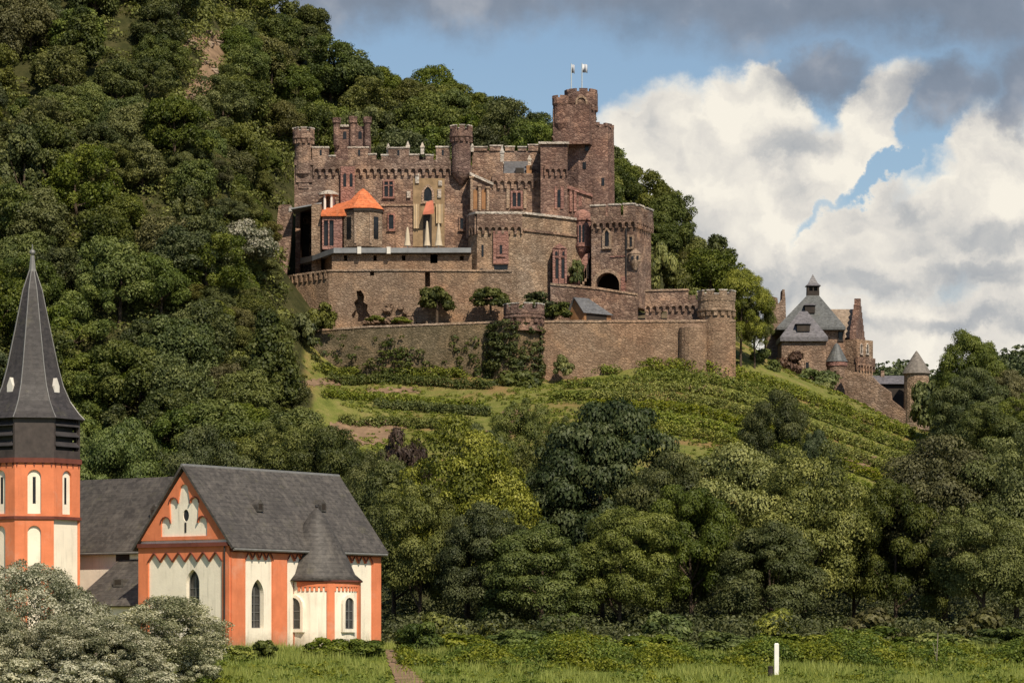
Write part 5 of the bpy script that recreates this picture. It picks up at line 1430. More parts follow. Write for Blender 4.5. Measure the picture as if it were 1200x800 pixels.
def build_outer_walls():
    R = thing('retaining_wall', 'long tall brown retaining wall above the vineyard on the sunlit side', 'wall', (X(750, 592), 592, Z(440, 592)))
    f = Fr((X(634, 592), 592), (X(862, 594), 594)); u = f.u
    b = MB(); b.extrude(f, [(0, 42), (f.L, 42), (f.L, Z(377, 594)), (u(760), Z(377.5, 593)), (0, Z(378, 592))], (), 0, -2.2); b.build('wall', M['wall_stone'], R)
    b = MB(); b.extrude(f, [(0, Z(378, 592) + .002), (f.L, Z(377, 594) + .002), (f.L, Z(377, 594) + .4), (0, Z(378, 592) + .4)], (), 0.15, -2.3); b.build('coping', M['trim_stone'], R)
    bm = MB(); bm.lathe(X(812, 593.4), 593.6, [(2.75, 42), (2.5, Z(384, 593)), (1.0, Z(379, 593))], 20)
    bm.build('round_buttress', M['wall_stone'], R)
    R = thing('mossy_retaining_wall', 'half overgrown mossy retaining wall below the rampart', 'wall', (X(460, 594), 594, Z(440, 594)))
    P = [(X(348, 604), 604), (X(372, 597), 597), (X(430, 594), 594), (X(580, 593), 593)]
    zs = [Z(392, 604), Z(388, 597), Z(384, 594), Z(378.5, 593)]
    b, c = MB(), MB()
    for i in range(3):
        fr = Fr(P[i], P[i + 1]); b.extrude(fr, [(0, 42), (fr.L, 42), (fr.L, zs[i + 1]), (0, zs[i])], (), 0, -2)
        c.extrude(fr, [(0, zs[i] + .002), (fr.L, zs[i + 1] + .002), (fr.L, zs[i + 1] + .35), (0, zs[i] + .35)], (), 0.15, -2.1)
    b.build('wall', M['mossy_stone'], R); c.build('coping', M['trim_stone'], R)
    # ivy-clad round tower with a battlemented head
    Y = 594.0; k = Y / F
    cx = X(604, Y)
    R = thing('ivy_tower', 'round wall tower wrapped in dark ivy with a small battlemented head', 'tower', (cx, Y, Z(470, Y)))
    b = MB(); b.lathe(cx, Y, [(34 * k, 38), (31 * k, Z(378, Y))], 24); b.build('wall', M['mossy_stone'], R)
    c2 = X(614, Y - 2)
    round_turret(R, c2, Y - 2, 22 * k, 24 * k, Z(390, Y), Z(376, Y), Z(359, Y), 9, 'tower_stone', 14, None, 20, 0.2, name='head')
    # round corner turret at the end of the wall
    cx = X(840, 595)
    R = thing('corner_turret', 'round battlemented corner turret where the tall retaining wall ends', 'tower', (cx, 595, Z(440, 595)))
    k = 595 / F
    b = MB(); b.lathe(cx, 596, [(21.5 * k, 42), (20.5 * k, Z(372, 595))], 24); b.build('wall', M['wall_stone'], R)
    round_turret(R, cx, 596, 20 * k, 22.5 * k, Z(378, 595), Z(366, 595), Z(341.5, 595), 9, 'tan_stone', 16, None, 24, 0.3, name='head')
    # courtyard walls with pale copings
    R = thing('gate_ramp_wall', 'stone ramp wall with pale sloping coping below the gate arch', 'wall', (X(695, 603), 603, Z(376, 603)))
    f = frp(645, 604, 747, 602); u = f.u
    b = MB(); b.extrude(f, [(0, 55), (f.L, 55), (f.L, Z(346, 602)), (u(700), Z(339, 603)), (0, Z(334, 604))], (), 0, -1.2); b.build('wall', M['castle_stone'], R)
    b = MB(); b.extrude(f, [(0, Z(334, 604) + .002), (u(700), Z(339, 603) + .002), (f.L, Z(346, 602) + .002), (f.L, Z(344, 602)), (u(700), Z(336.5, 603)), (0, Z(331.5, 604))], (), 0.2, -1.35); b.build('coping', M['trim_stone'], R)
    R = thing('curtain_wall', 'battlemented courtyard wall joining the gatehouse and round corner turret', 'wall', (X(783, 604), 604, Z(376, 604)))
    f = frp(756, 603, 824, 601); u = f.u
    b = MB(); b.extrude(f, rect(0, f.L, 54, Z(352, 603)), [slot(None, f, 778, 364, 374, 8, 'round')], 0, -1.1)
    b.extrude(f, rect(0, u(806), Z(352, 603) + .001, Z(341.5, 603)), (), 0.0, -1.1)
    frieze(b, f, 0, f.L, Z(356, 603), 1.5, 1.2, 0.45); b.fbox(f, 0, f.L, Z(356, 603) + .002, Z(352.5, 603), 0.45, -.02)
    b.fbox(f, u(808), u(815), Z(352, 603) + .001, Z(347, 603), .2, -.8); b.build('wall', M['castle_stone'], R)
    b = MB(); b.fbox(f, -.1, u(806) + .1, Z(341.5, 603) + .002, Z(339.3, 603), 0.2, -1.3); b.build('coping', M['trim_stone'], R)
    # garden hut
    Yh = 597.5
    R = thing('garden_hut', 'small brown timber hut with grey slate roof behind the wall parapet', 'hut', (X(690, Yh), Yh, Z(377, Yh)))
    p0 = (X(668, 598.5), 598.5); p1 = (X(684.5, 596), 596.0); p2 = (X(716, 599.5), 599.5)
    fa, fb = Fr(p0, p1), Fr(p1, p2)
    zb, ze, zr = Z(378, Yh), Z(366.5, Yh), Z(349, Yh)
    b = MB(); b.extrude(fa, [(0, zb), (fa.L, zb), (fa.L, ze), (fa.L * .38, zr - .1), (0, ze + .6)], (), 0, -.15); b.extrude(fb, rect(0.1, fb.L, zb, ze), (), 0, -.15); b.build('wall', M['brown_wood'], R)
    m0 = Vector((*fa.pt(fa.L * .38, 0)[:2], 0)); d = Vector((fb.d.x, fb.d.y, 0)); nn = Vector((fb.n.x, fb.n.y, 0))
    b = MB()
    e0 = Vector((p1[0], p1[1], ze - .25)) + nn * .35 - d * .4; e1 = Vector((p2[0], p2[1], ze - .35)) + nn * .35 + d * .2
    r0 = Vector((m0.x, m0.y, zr)) - d * .4; r1 = r0 + d * 3.2
    slab_roof(b, e0, e1, r0, r1, .15)
    l0 = Vector((p0[0], p0[1], ze + .35)) - d * .4; slab_roof(b, l0, l0 + d * 4.5, r0, r1, .15); b.build('roof', M['hut_slate'], R)
    b = MB(); b.fbox(fb, .5, fb.L - 1.0, zb + .2, ze - .3, .05, -.05); b.build('opening', M['dark_wood'], R)
build_outer_walls()

def build_manor():
    Y = 652.0; k = Y / F
    R = thing('manor_house', 'castle outbuilding with lantern-topped grey hipped roof and stepped gable', 'manor', (X(950, Y), Y, 46))
    def blk(mb, px0, px1, Y0, Y1, yt, z0=38): mb.box(X(px0, Y0), X(px1, Y0), Y0, Y1, z0, Z(yt, Y0))
    b = MB(); blk(b, 916, 968, 646, 655, 394); blk(b, 920, 990, 655.01, 668, 384); b.build('wall', M['manor_stone'], R)
    b = MB()
    x0, x1 = X(911, 652), X(992, 652); ze = Z(384, 655); ap = Vector((X(953, 660), 661, Z(343, 660)))
    hx = 0.75
    b.add([(x0, 653.5, ze), (x1, 653.5, ze), (x1, 669, ze), (x0, 669, ze), (ap.x - hx, 660.3, ap.z), (ap.x + hx, 660.3, ap.z), (ap.x + hx, 661.7, ap.z), (ap.x - hx, 661.7, ap.z),
           (x0, 653.5, ze - .5), (x1, 653.5, ze - .5), (x1, 669, ze - .5), (x0, 669, ze - .5)],
          [[0, 1, 5, 4], [1, 2, 6, 5], [2, 3, 7, 6], [3, 0, 4, 7], [4, 5, 6, 7], [0, 1, 9, 8], [1, 2, 10, 9], [2, 3, 11, 10], [3, 0, 8, 11], [8, 9, 10, 11]])
    mr = b.build('main_roof', M['green_slate'], R)
    b = MB(); y0, y1, ze, xa, xb = 645.3, 655.2, Z(395, 646), X(914, 646), X(970, 646); rz = Z(365, 651)
    m0, m1 = X(937, 650), X(946, 650)
    b.add([(xa, y0, ze), (xb, y0, ze), (xb, y1, ze), (xa, y1, ze), (m0, 650.2, rz), (m1, 650.2, rz), (xa, y0, ze - .8), (xb, y0, ze - .8), (xb, y1, ze - .8), (xa, y1, ze - .8)],
          [[0, 1, 5, 4], [1, 2, 5], [2, 3, 4, 5], [3, 0, 4], [0, 1, 7, 6], [1, 2, 8, 7], [3, 0, 6, 9], [6, 7, 8, 9]])
    fr_ = b.build('front_roof', M['manor_slate'], R)
    b = MB(); b.box(X(934, 646), X(949, 646), 645.9, 649, Z(388, 646), Z(379.5, 646)); dm = b.build('dormer', M['dark_wood'], R)
    b = MB(); b.prism([(X(932, 646), 645.6), (X(951, 646), 645.6), (X(951, 646), 650), (X(932, 646), 650)], Z(379.5, 646) + .002, Z(377.5, 646), .7); b.build('dormer_roof', M['manor_slate'], dm)
    b = MB(); b.box(X(944, 655), X(955.5, 655), 655.8, 659, Z(366, 655), Z(357, 655)); dm = b.build('dormer', M['dark_wood'], R)
    b = MB(); b.prism([(X(942.5, 655), 655.5), (X(957, 655), 655.5), (X(957, 655), 659.5), (X(942.5, 655), 659.5)], Z(357, 655) + .002, Z(355, 655), .7); b.build('dormer_roof', M['manor_slate'], dm)
    # lantern
    b = MB(); lx = ap.x; 
    for dx in (-1, 1):
        for dy in (-1, 1): b.box(lx + dx * 1.0 - .18, lx + dx * 1.0 + .18, 661 + dy * 1.0 - .18, 661 + dy + .18, ap.z - .6, Z(335, 661))
    b.box(lx - .12, lx + .12, 659.85, 660.1, ap.z - .6, Z(335, 661)); b.box(lx - 1.2, lx + 1.2, 659.8, 662.2, ap.z - .8, ap.z + .35)
    b.box(lx - .75, lx + .75, 660.4, 661.6, ap.z, Z(335, 661))
    ln = b.build('lantern', M['dark_wood'], R)
    b = MB(); b.prism([(lx - 1.5, 659.5), (lx + 1.5, 659.5), (lx + 1.5, 662.5), (lx - 1.5, 662.5)], Z(335.5, 661), Z(332.5, 661), .62); b.prism([(lx - .93, 660.07), (lx + .93, 660.07), (lx + .93, 661.93), (lx - .93, 661.93)], Z(332.5, 661), Z(321.5, 661), .04); b.build('lantern_roof', M['manor_slate'], ln)
    # gable fragment at the left
    Yg = 666.0; f = frp(896, Yg, 922, Yg); u = f.u
    b = MB(); b.extrude(f, [(u(898), 40), (u(921), 40), (u(921), Z(368, Yg)), (u(920.5), Z(350, Yg)), (u(919.5), Z(339, Yg)), (u(917), Z(339, Yg)), (u(916.5), Z(350, Yg)), (u(912), Z(356, Yg)), (u(911), Z(349, Yg)), (u(905), Z(347, Yg)), (u(898), Z(360, Yg))], (), 0, -5); b.build('side_gable', M['manor_stone'], R)
    # steep roof with the stepped gable
    Ys = 664.0
    A, B_ = Vector((X(972, Ys), Ys)), Vector((X(1003, 662), 662.0))
    b = MB(); zr, ze = Z(361, Ys), Z(398, Ys)
    b.add([(X(968, 660), 660, ze), (X(1004, 660), 660, ze), (X(1004, 666), 666, zr), (X(966, 666), 666, zr), (X(966, 672), 672, ze), (X(1004, 672), 672, ze)], [[0, 1, 2, 3], [3, 2, 5, 4], [0, 3, 4], [1, 2, 5]])
    b.build('steep_roof', M['tan_tile'], R)
    b = MB(); blk(b, 985, 1004, 659, 672, 398); b.build('rear_wall', M['manor_stone'], R)
    gx = Fr((X(1000, 656), 656), (X(1011, 672), 672))
    L = gx.L; b = MB(); pts = [(0, 40), (L, 40), (L, Z(398, 664))]
    steps = 6
    for i in range(steps):
        t = i / steps; zz = Z(398, 664) + (Z(358, 664) - Z(398, 664)) * (i + 1) / steps
        uu = L - (L / 2 - .6) * t; un = L - (L / 2 - .6) * (i + 1) / steps
        pts += [(uu, zz), (un, zz)]
    pts += [(L / 2 + .5, Z(350, 664)), (L / 2 - .5, Z(350, 664))]
    for i in range(steps - 1, -1, -1):
        zz = Z(398, 664) + (Z(358, 664) - Z(398, 664)) * (i + 1) / steps
        un = (L / 2 - .6) * (i + 1) / steps; uu = (L / 2 - .6) * i / steps
        pts += [(un, zz), (uu, zz)]
    pts += [(0, Z(398, 664))]
    b.extrude(gx, pts, (), 0.5, -.7); b.build('stepped_gable', M['tower_stone'], R)
    # bay with pale windows under the gable
    Yv = 653.0; fv = frp(1004, Yv, 1023, 657)
    b = MB(); b.extrude(fv, rect(0, fv.L, 40, Z(397, Yv)), (), 0, -9); b.build('bay_wall', M['tan_stone'], R)
    frz = MB(); frieze(frz, fv, -.2, fv.L + .2, Z(424, Yv), 1.6, .9, .4); frz.fbox(fv, -.2, fv.L + .2, Z(424, Yv) + .002, Z(418, Yv), .45, -.3); frz.build('arched_frieze', M['castle_stone'], R)
    for px in (1009, 1016): castle_window(R, fv, px, 402, 415, 5.2, 'pointed', 0, False, 'coping_stone', .2, .2)
    # round stair turret with slate cap
    Yt = 650.0; cx = X(980.5, Yt); kt = Yt / F
    b = MB(); b.lathe(cx, Yt, [(12 * kt, 38), (11.5 * kt, Z(424, Yt))], 16); t = b.build('round_turret', M['manor_stone'], R)
    b = MB(); b.lathe(cx, Yt, [(13.5 * kt, Z(424, Yt)), (12.5 * kt, Z(422.5, Yt)), (3 * kt, Z(404, Yt)), (.1, Z(402, Yt))], 16); b.build('turret_roof', M['green_slate'], t)
    b = MB(); b.lathe(cx, Yt, [(12.6 * kt, Z(429, Yt)), (12.6 * kt, Z(424.2, Yt))], 16); b.build('red_band', M['red_sandstone'], t)
    f0 = frp(916, 646, 968, 646)
    castle_window(R, f0, 946, 423, 434, 6, 'rect', 0, False, 'manor_stone', .2, .15)
    f1 = frp(968, 655, 990, 655); castle_window(R, f1, 985, 388, 399, 6, 'rect', 0, False, 'dark_wood', .15, .15)
    # walls stepping down the hill
    R = thing('stepped_garden_wall', 'low reddish stone wall stepping down towards the conical tower', 'wall', (X(1035, 643), 643, 42))
    b = MB()
    f = Fr((X(990, 645), 645), (X(1078, 640), 640)); u = f.u
    b.extrude(f, [(u(990), 34), (u(1078), 34), (u(1078), Z(490, 641)), (u(1062), Z(482, 641)), (u(1044), Z(468, 642)), (u(1043), Z(459, 642)), (u(1030), Z(450, 643)), (u(1022), Z(441, 643)), (u(990), Z(432, 645))], (), 0, -1.3); b.build('wall', M['manor_stone'], R)
    # low building with dark front
    Yl = 648.0
    R = thing('low_outbuilding', 'low dark-fronted outbuilding with slate roof between manor and conical tower', 'building', (X(1043, Yl), Yl, 48))
    b = MB(); b.box(X(1024, Yl), X(1062, Yl), Yl, Yl + 6, 38, Z(450, Yl)); b.build('wall', M['dark_wood'], R)
    b = MB(); e = [(X(1021, Yl), Yl - .7, Z(450, Yl)), (X(1064, Yl), Yl - .7, Z(450, Yl)), (X(1062, Yl), Yl + 3, Z(438.5, Yl)), (X(1024, Yl), Yl + 3, Z(438.5, Yl)), (X(1021, Yl), Yl + 6.7, Z(450, Yl)), (X(1064, Yl), Yl + 6.7, Z(450, Yl))]
    b.add(e, [[0, 1, 2, 3], [3, 2, 5, 4], [0, 3, 4], [1, 2, 5], [0, 1, 5, 4]]); b.build('roof', M['manor_slate'], R)
    b = MB(); b.box(X(1034, Yl), X(1038, Yl), Yl + 2.4, Yl + 3.2, Z(440, Yl), Z(433, Yl)); b.build('chimney', M['manor_stone'], R)
    Yt = 642.0; cx = X(1074, Yt); kt = Yt / F
    R = thing('conical_tower', 'round stone tower with pale conical roof beside the dark tree', 'tower', (cx, Yt, 42))
    b = MB(); b.lathe(cx, Yt, [(15.5 * kt, 34), (14.5 * kt, Z(437, Yt))], 20); b.build('wall', M['tan_stone'], R)
    b = MB(); b.lathe(cx, Yt, [(17 * kt, Z(438, Yt)), (15 * kt, Z(433.5, Yt)), (4 * kt, Z(416, Yt)), (.08, Z(411, Yt))], 20); b.build('roof', M['cone_slate'], R)
build_manor()

# ------------------------------------------------------------------ woods on the hill
COLW = {'dark': 'dark green', 'olive': 'olive green', 'green': 'fresh green', 'blue': 'bluish green', 'brown': 'brownish'}
def hill_region(px, py):
    if px > 690: return 'on the ridge falling away beyond the keep'
    if px > 480: return 'on the ridge behind the castle turrets' if py > 95 else 'on the skyline above the castle'
    if px > 335: return 'on the wooded hill just behind the castle front' if py > 110 else 'on the skyline above the castle'
    if py < 60: return 'high on the hill at the upper edge beside the bare strip' if px > 120 else 'high on the hill in the upper corner'
    if py < 170: return 'beside the bare earth strip on the hill' if px > 130 else 'high on the hill well above the chapel spire'
    if py < 300: return 'on the slope just outside the castle end' if px > 190 else 'on the slope above the spire tip'
    if py < 430: return 'on the slope below the castle rampart end' if px > 200 else 'on the slope beside the chapel spire'
    return 'behind the chapel roof ridge' if px > 110 else 'behind the chapel tower'

SCREE = [(222, 44), (258, 38), (266, 58), (256, 96), (236, 124), (214, 148), (194, 152), (194, 134), (218, 110), (240, 76), (236, 60), (216, 58)]
def plant_hill():
    rg = random.Random(21)
    out = []
    Y = 470.0
    while Y < 752:
        x0, x1 = X(-40, Y), X(860, Y)
        step = 9.0 * (0.9 + 0.2 * (Y > 600))
        x = x0 + rg.uniform(0, step)
        while x < x1:
            xx, yy = x + rg.uniform(-3.2, 3.2), Y + rg.uniform(-3.6, 3.6)
            x += step * rg.uniform(0.85, 1.2)
            z = ground(xx, yy); px, py = 600 + xx / yy * F, H - z / yy * F
            if px > 345 and yy < 655: continue                       # castle terraces and vineyard
            if px > 300 and yy < 612 and inpoly(xx, yy, VINE_PLOT): continue
            if px > 345 and yy < 665 and px < 780: continue
            if px > 735 and yy < 668: continue
            if py < -75 or py > 690: continue
            if inpoly(px, py, [(a, b + 6) for a, b in SCREE]): continue
            small = yy < 640 and px > 248 and 235 < py < 475                        # lower growth keeps the castle's outer end in view
            if small and px > 316: continue
            if yy < 660 and px > 318 and py < 330: continue
            if inpoly(px, py + 18, SCREE) and rg.random() < 0.85: continue
            out.append((xx, yy, z, px, py, small))
        Y += 9.8
    n = 0
    for xx, yy, z, px, py, small in out:
        r = rg.random(); tallp = 0.05
        if px < 330 and py < 190: ks = ('dark', 'dark', 'olive', 'brown', 'green', 'dark')
        elif py > 330 and px < 240: ks = ('green', 'green', 'blue', 'dark', 'green')
        elif py > 330: ks = ('olive', 'green', 'brown', 'dark', 'green', 'olive')
        elif px < 330: ks = ('olive', 'olive', 'brown', 'dark', 'green', 'green')
        else: ks = ('dark', 'olive', 'dark', 'green', 'green')
        kind = rg.choice(ks)
        near_gap = inpoly(px, py - 30, SCREE) or inpoly(px, py - 15, SCREE)
        s = rg.uniform(0.8, 1.24); sz = s * rg.uniform(0.85, 1.15)
        if near_gap: s *= 0.5; sz *= 0.45
        if small: s *= 0.62; sz *= 0.55
        tall = kind in ('dark', 'blue') and rg.random() < 0.16 and not near_gap
        key = f'hill_tall_{kind}' if tall else f'hill_{kind}_{rg.randrange(3)}'
        if tall: sz *= 1.15
        top = H - (z + 10 * sz) / yy * F
        mid = (py + top) / 2
        size = 'tall' if tall or s > 1.13 else ('small' if s < 0.92 else 'bushy')
        lab = f'{size} {COLW[kind]} tree {hill_region(px, mid)}'
        place_tree(key, xx, yy, z - 0.3, s, sz, rg.uniform(0, 6.28), 'hillside_tree', lab, 'tree', f'{size} {COLW[kind]} trees {hill_region(px, mid)}')
        n += 1
    print('hill trees', n)
    return out
HILL = plant_hill()
def thicket():
    """low growth on the steep bit beside the castle's outer end"""
    rg = random.Random(77); Y = 548.0
    while Y < 664:
        px = 208 + rg.uniform(0, 20)
        while px < 326:
            yy = Y + rg.uniform(-2.5, 2.5); x = X(px, yy); z = ground(x, yy); py = H - z / yy * F
            if 175 < py < 470 and not (px > 312 and py > 240 and py < 400) and not inpoly(x, yy, VINE_PLOT):
                kind = rg.choice(('olive', 'olive', 'dark', 'green', 'brown')); s = rg.uniform(.42, .66); sz = s * rg.uniform(.7, 1.0)
                pos_ = 'level with the castle front' if py < 300 else ('below the castle rampart end' if py < 400 else 'where the wood meets the vine terraces')
                place_tree(f'hill_{kind}_{rg.randrange(3)}', x, yy, z - .4, s, sz, rg.uniform(0, 6.28), 'thicket_tree', f'low scrubby {COLW[kind]} tree {pos_}', 'tree', f'low scrubby {COLW[kind]} trees {pos_}')
            px += 31 * rg.uniform(.8, 1.2)
        Y += 5.2
thicket()

def drape(name, poly, step, Ymin, material, lift, seed):
    """irregular sheet of bare ground laid on the slope, outline broken up by noise"""
    rg = random.Random(seed); b = MB(); ok = {}
    xs_ = [p[0] for p in poly]; ys_ = [p[1] for p in poly]
    def dp(px, py):
        k = (round(px, 2), round(py, 2))
        if k not in ok:
            Y = hit(px, py, Ymin); ok[k] = None if Y is None else (X(px, Y), Y, ground(X(px, Y), Y) + lift)
        return ok[k]
    sy = step * 0.6
    py = min(ys_)
    while py < max(ys_):
        px = min(xs_)
        while px < max(xs_):
            if inpoly(px + step / 2 + rg.uniform(-1.4, 1.4) * step, py + sy / 2 + rg.uniform(-1.2, 1.2) * sy, poly):
                q = [dp(px, py), dp(px + step, py), dp(px + step, py + sy), dp(px, py + sy)]
                if all(q): b.add(q, [[0, 1, 2, 3]])
            px += step
        py += sy
    o = b.build(name, material); o['kind'] = 'structure'
    return o
def scree():
    drape('bare_earth', SCREE, 2.5, 560.0, M['soil'], 0.3, 5)
    for i, p in enumerate(([(384, 497), (432, 492), (480, 496), (470, 510), (440, 522), (410, 520), (392, 508)], [(428, 455), (486, 454), (492, 460), (430, 461)],
              [(586, 482), (622, 481), (618, 494), (594, 497)], [(352, 446), (402, 443), (400, 450), (356, 453)], [(560, 508), (600, 502), (596, 514)], [(985, 538), (1030, 535), (1024, 546), (990, 548)], [(800, 452), (850, 456), (846, 464), (806, 461)], [(990, 580), (1030, 584), (1020, 592)])):
        drape('bare_soil', p, 2.5, 440.0, M['soil'], 0.12, 60 + i)
    rg = random.Random(5)
    r = MB()
    for i in range(40):
        px, py = rg.uniform(186, 270), rg.uniform(36, 152)
        if not inpoly(px, py, SCREE): continue
        Y = hit(px, py, 560.0)
        if Y: r.rock((X(px, Y), Y, ground(X(px, Y), Y) + .2), rg.uniform(.5, 1.7), rg)
    o = r.build('scattered_rocks', M['rock']); o['kind'] = 'stuff'
scree()

def undergrowth():
    rg = np.random.RandomState(9); cl = []
    while len(cl) < 6200:
        Y = rg.uniform(440, 760); x = X(rg.uniform(-40, 1240) if len(cl) < 4200 else rg.uniform(190, 340), Y)
        px = 600 + x / Y * F; z = ground(x, Y); py = H - z / Y * F
        if inpoly(x, Y, VINE_PLOT): continue
        if 330 < px < 900 and 560 < Y < 652: continue
        if 890 < px < 1090 and 600 < Y < 680: continue
        if inpoly(px, py, SCREE) and rg.rand() < 0.9: continue
        cl.append((x, Y, z + 0.6, rg.uniform(0.9, 2.6)))
    V, t = leaves(np.array(cl), 60, 0.6, rg)
    o = bpy.data.objects.new('undergrowth', quads_mesh('undergrowth', V, t, LEAF['olive'])); COL.objects.link(o); o['kind'] = 'stuff'
    # forest on the far hill
    cl = []
    while len(cl) < 11000:
        x = rg.uniform(150, 440); j = rg.uniform(0.3, .86); y = 1400 + 420 * j
        ridge = far_ridge(x) + 6 * math.sin(x * 0.045) + 3 * math.sin(x * 0.13 + 1)
        z = -6 + ridge * math.sin(min(1, j * 1.25) * math.pi / 2) + 8; h = rg.uniform(5, 10)
        for q in range(4): cl.append((x, y, z + h * q / 4 * 1.6, 3.6 * (1 - q / 4.6)))
    V, t = leaves(np.array(cl), 16, 2.0, rg)
    o = bpy.data.objects.new('far_forest', quads_mesh('far_forest', V, t, LEAF['blue'])); COL.objects.link(o); o['kind'] = 'stuff'
undergrowth()

# ------------------------------------------------------------------ the belt of big trees below the vineyard
FR = {}
def front_tpl(key, kind, seed, rx, rz, zc, n, per, size, shape='round', cr=0.215, **kw):
    tree_template(key, kind, seed, rx, rz, zc, n, per, size, shape, cr, tr=0.4, **kw)
front_tpl('f_yellow', 'yellow', 101, 7.0, 6.4, 8.2, 135, 470, 0.27, aspect=0.6, squash=0.58, flat=0.32, up=0.85)
front_tpl('f_yellow2', 'yellow', 102, 7.0, 6.4, 8.2, 135, 470, 0.27, aspect=0.6, squash=0.58, flat=0.32, up=0.85)
front_tpl('f_dark', 'blue', 103, 7.2, 7.2, 8.4, 150, 440, 0.31, cr=0.19, up=0.95, squash=0.5, flat=0.28)
front_tpl('f_olive', 'olive', 104, 7.0, 6.6, 8.2, 135, 450, 0.28, squash=0.55, flat=0.3, up=0.85)
front_tpl('f_olive2', 'olive', 111, 7.0, 6.6, 8.2, 135, 450, 0.28, squash=0.55, flat=0.3, up=0.85)
front_tpl('f_green2', 'green', 112, 6.6, 6.2, 7.8, 135, 450, 0.28, squash=0.55, flat=0.3, up=0.85)
front_tpl('f_green', 'green', 105, 6.6, 6.2, 7.8, 135, 450, 0.28, squash=0.55, flat=0.3, up=0.85)
front_tpl('f_brown', 'brown', 106, 7.0, 6.6, 8.2, 135, 450, 0.28, squash=0.55, flat=0.3, up=0.85)
front_tpl('f_deep', 'dark', 107, 6.8, 6.4, 8.0, 135, 450, 0.28, squash=0.55, flat=0.3, up=0.85)
front_tpl('f_purple', 'purple', 108, 5.0, 5.0, 7.0, 60, 220, 0.44)
front_tpl('f_silver', 'silver', 109, 6.0, 5.6, 4.2, 300, 210, 0.24, cr=0.14, up=0.6, droop=0.1, aspect=0.5, bark='pale_bark', squash=0.75, flat=0.42)
front_tpl('f_willow', 'silver', 110, 6.0, 5.6, 4.2, 300, 210, 0.24, cr=0.14, up=0.6, droop=0.1, aspect=0.5, bark='pale_bark', squash=0.75, flat=0.42)

def crown_tree(key, px, top, wpx, Y, label, name='tree', rot=None, squash=None, group=None):
    """a tree at depth Y whose crown reaches row top and is wpx wide"""
    cm, tm, rx, h = TEMPL[key]
    x = X(px, Y); z = ground(x, Y); s = wpx * Y / F / (2 * rx) * 0.92
    sz = (Z(top, Y) - z) / (h * 1.04)
    return place_tree(key, x, Y, z, s, sz, rnd.uniform(0, 6.28) if rot is None else rot, name, label, 'tree', group)

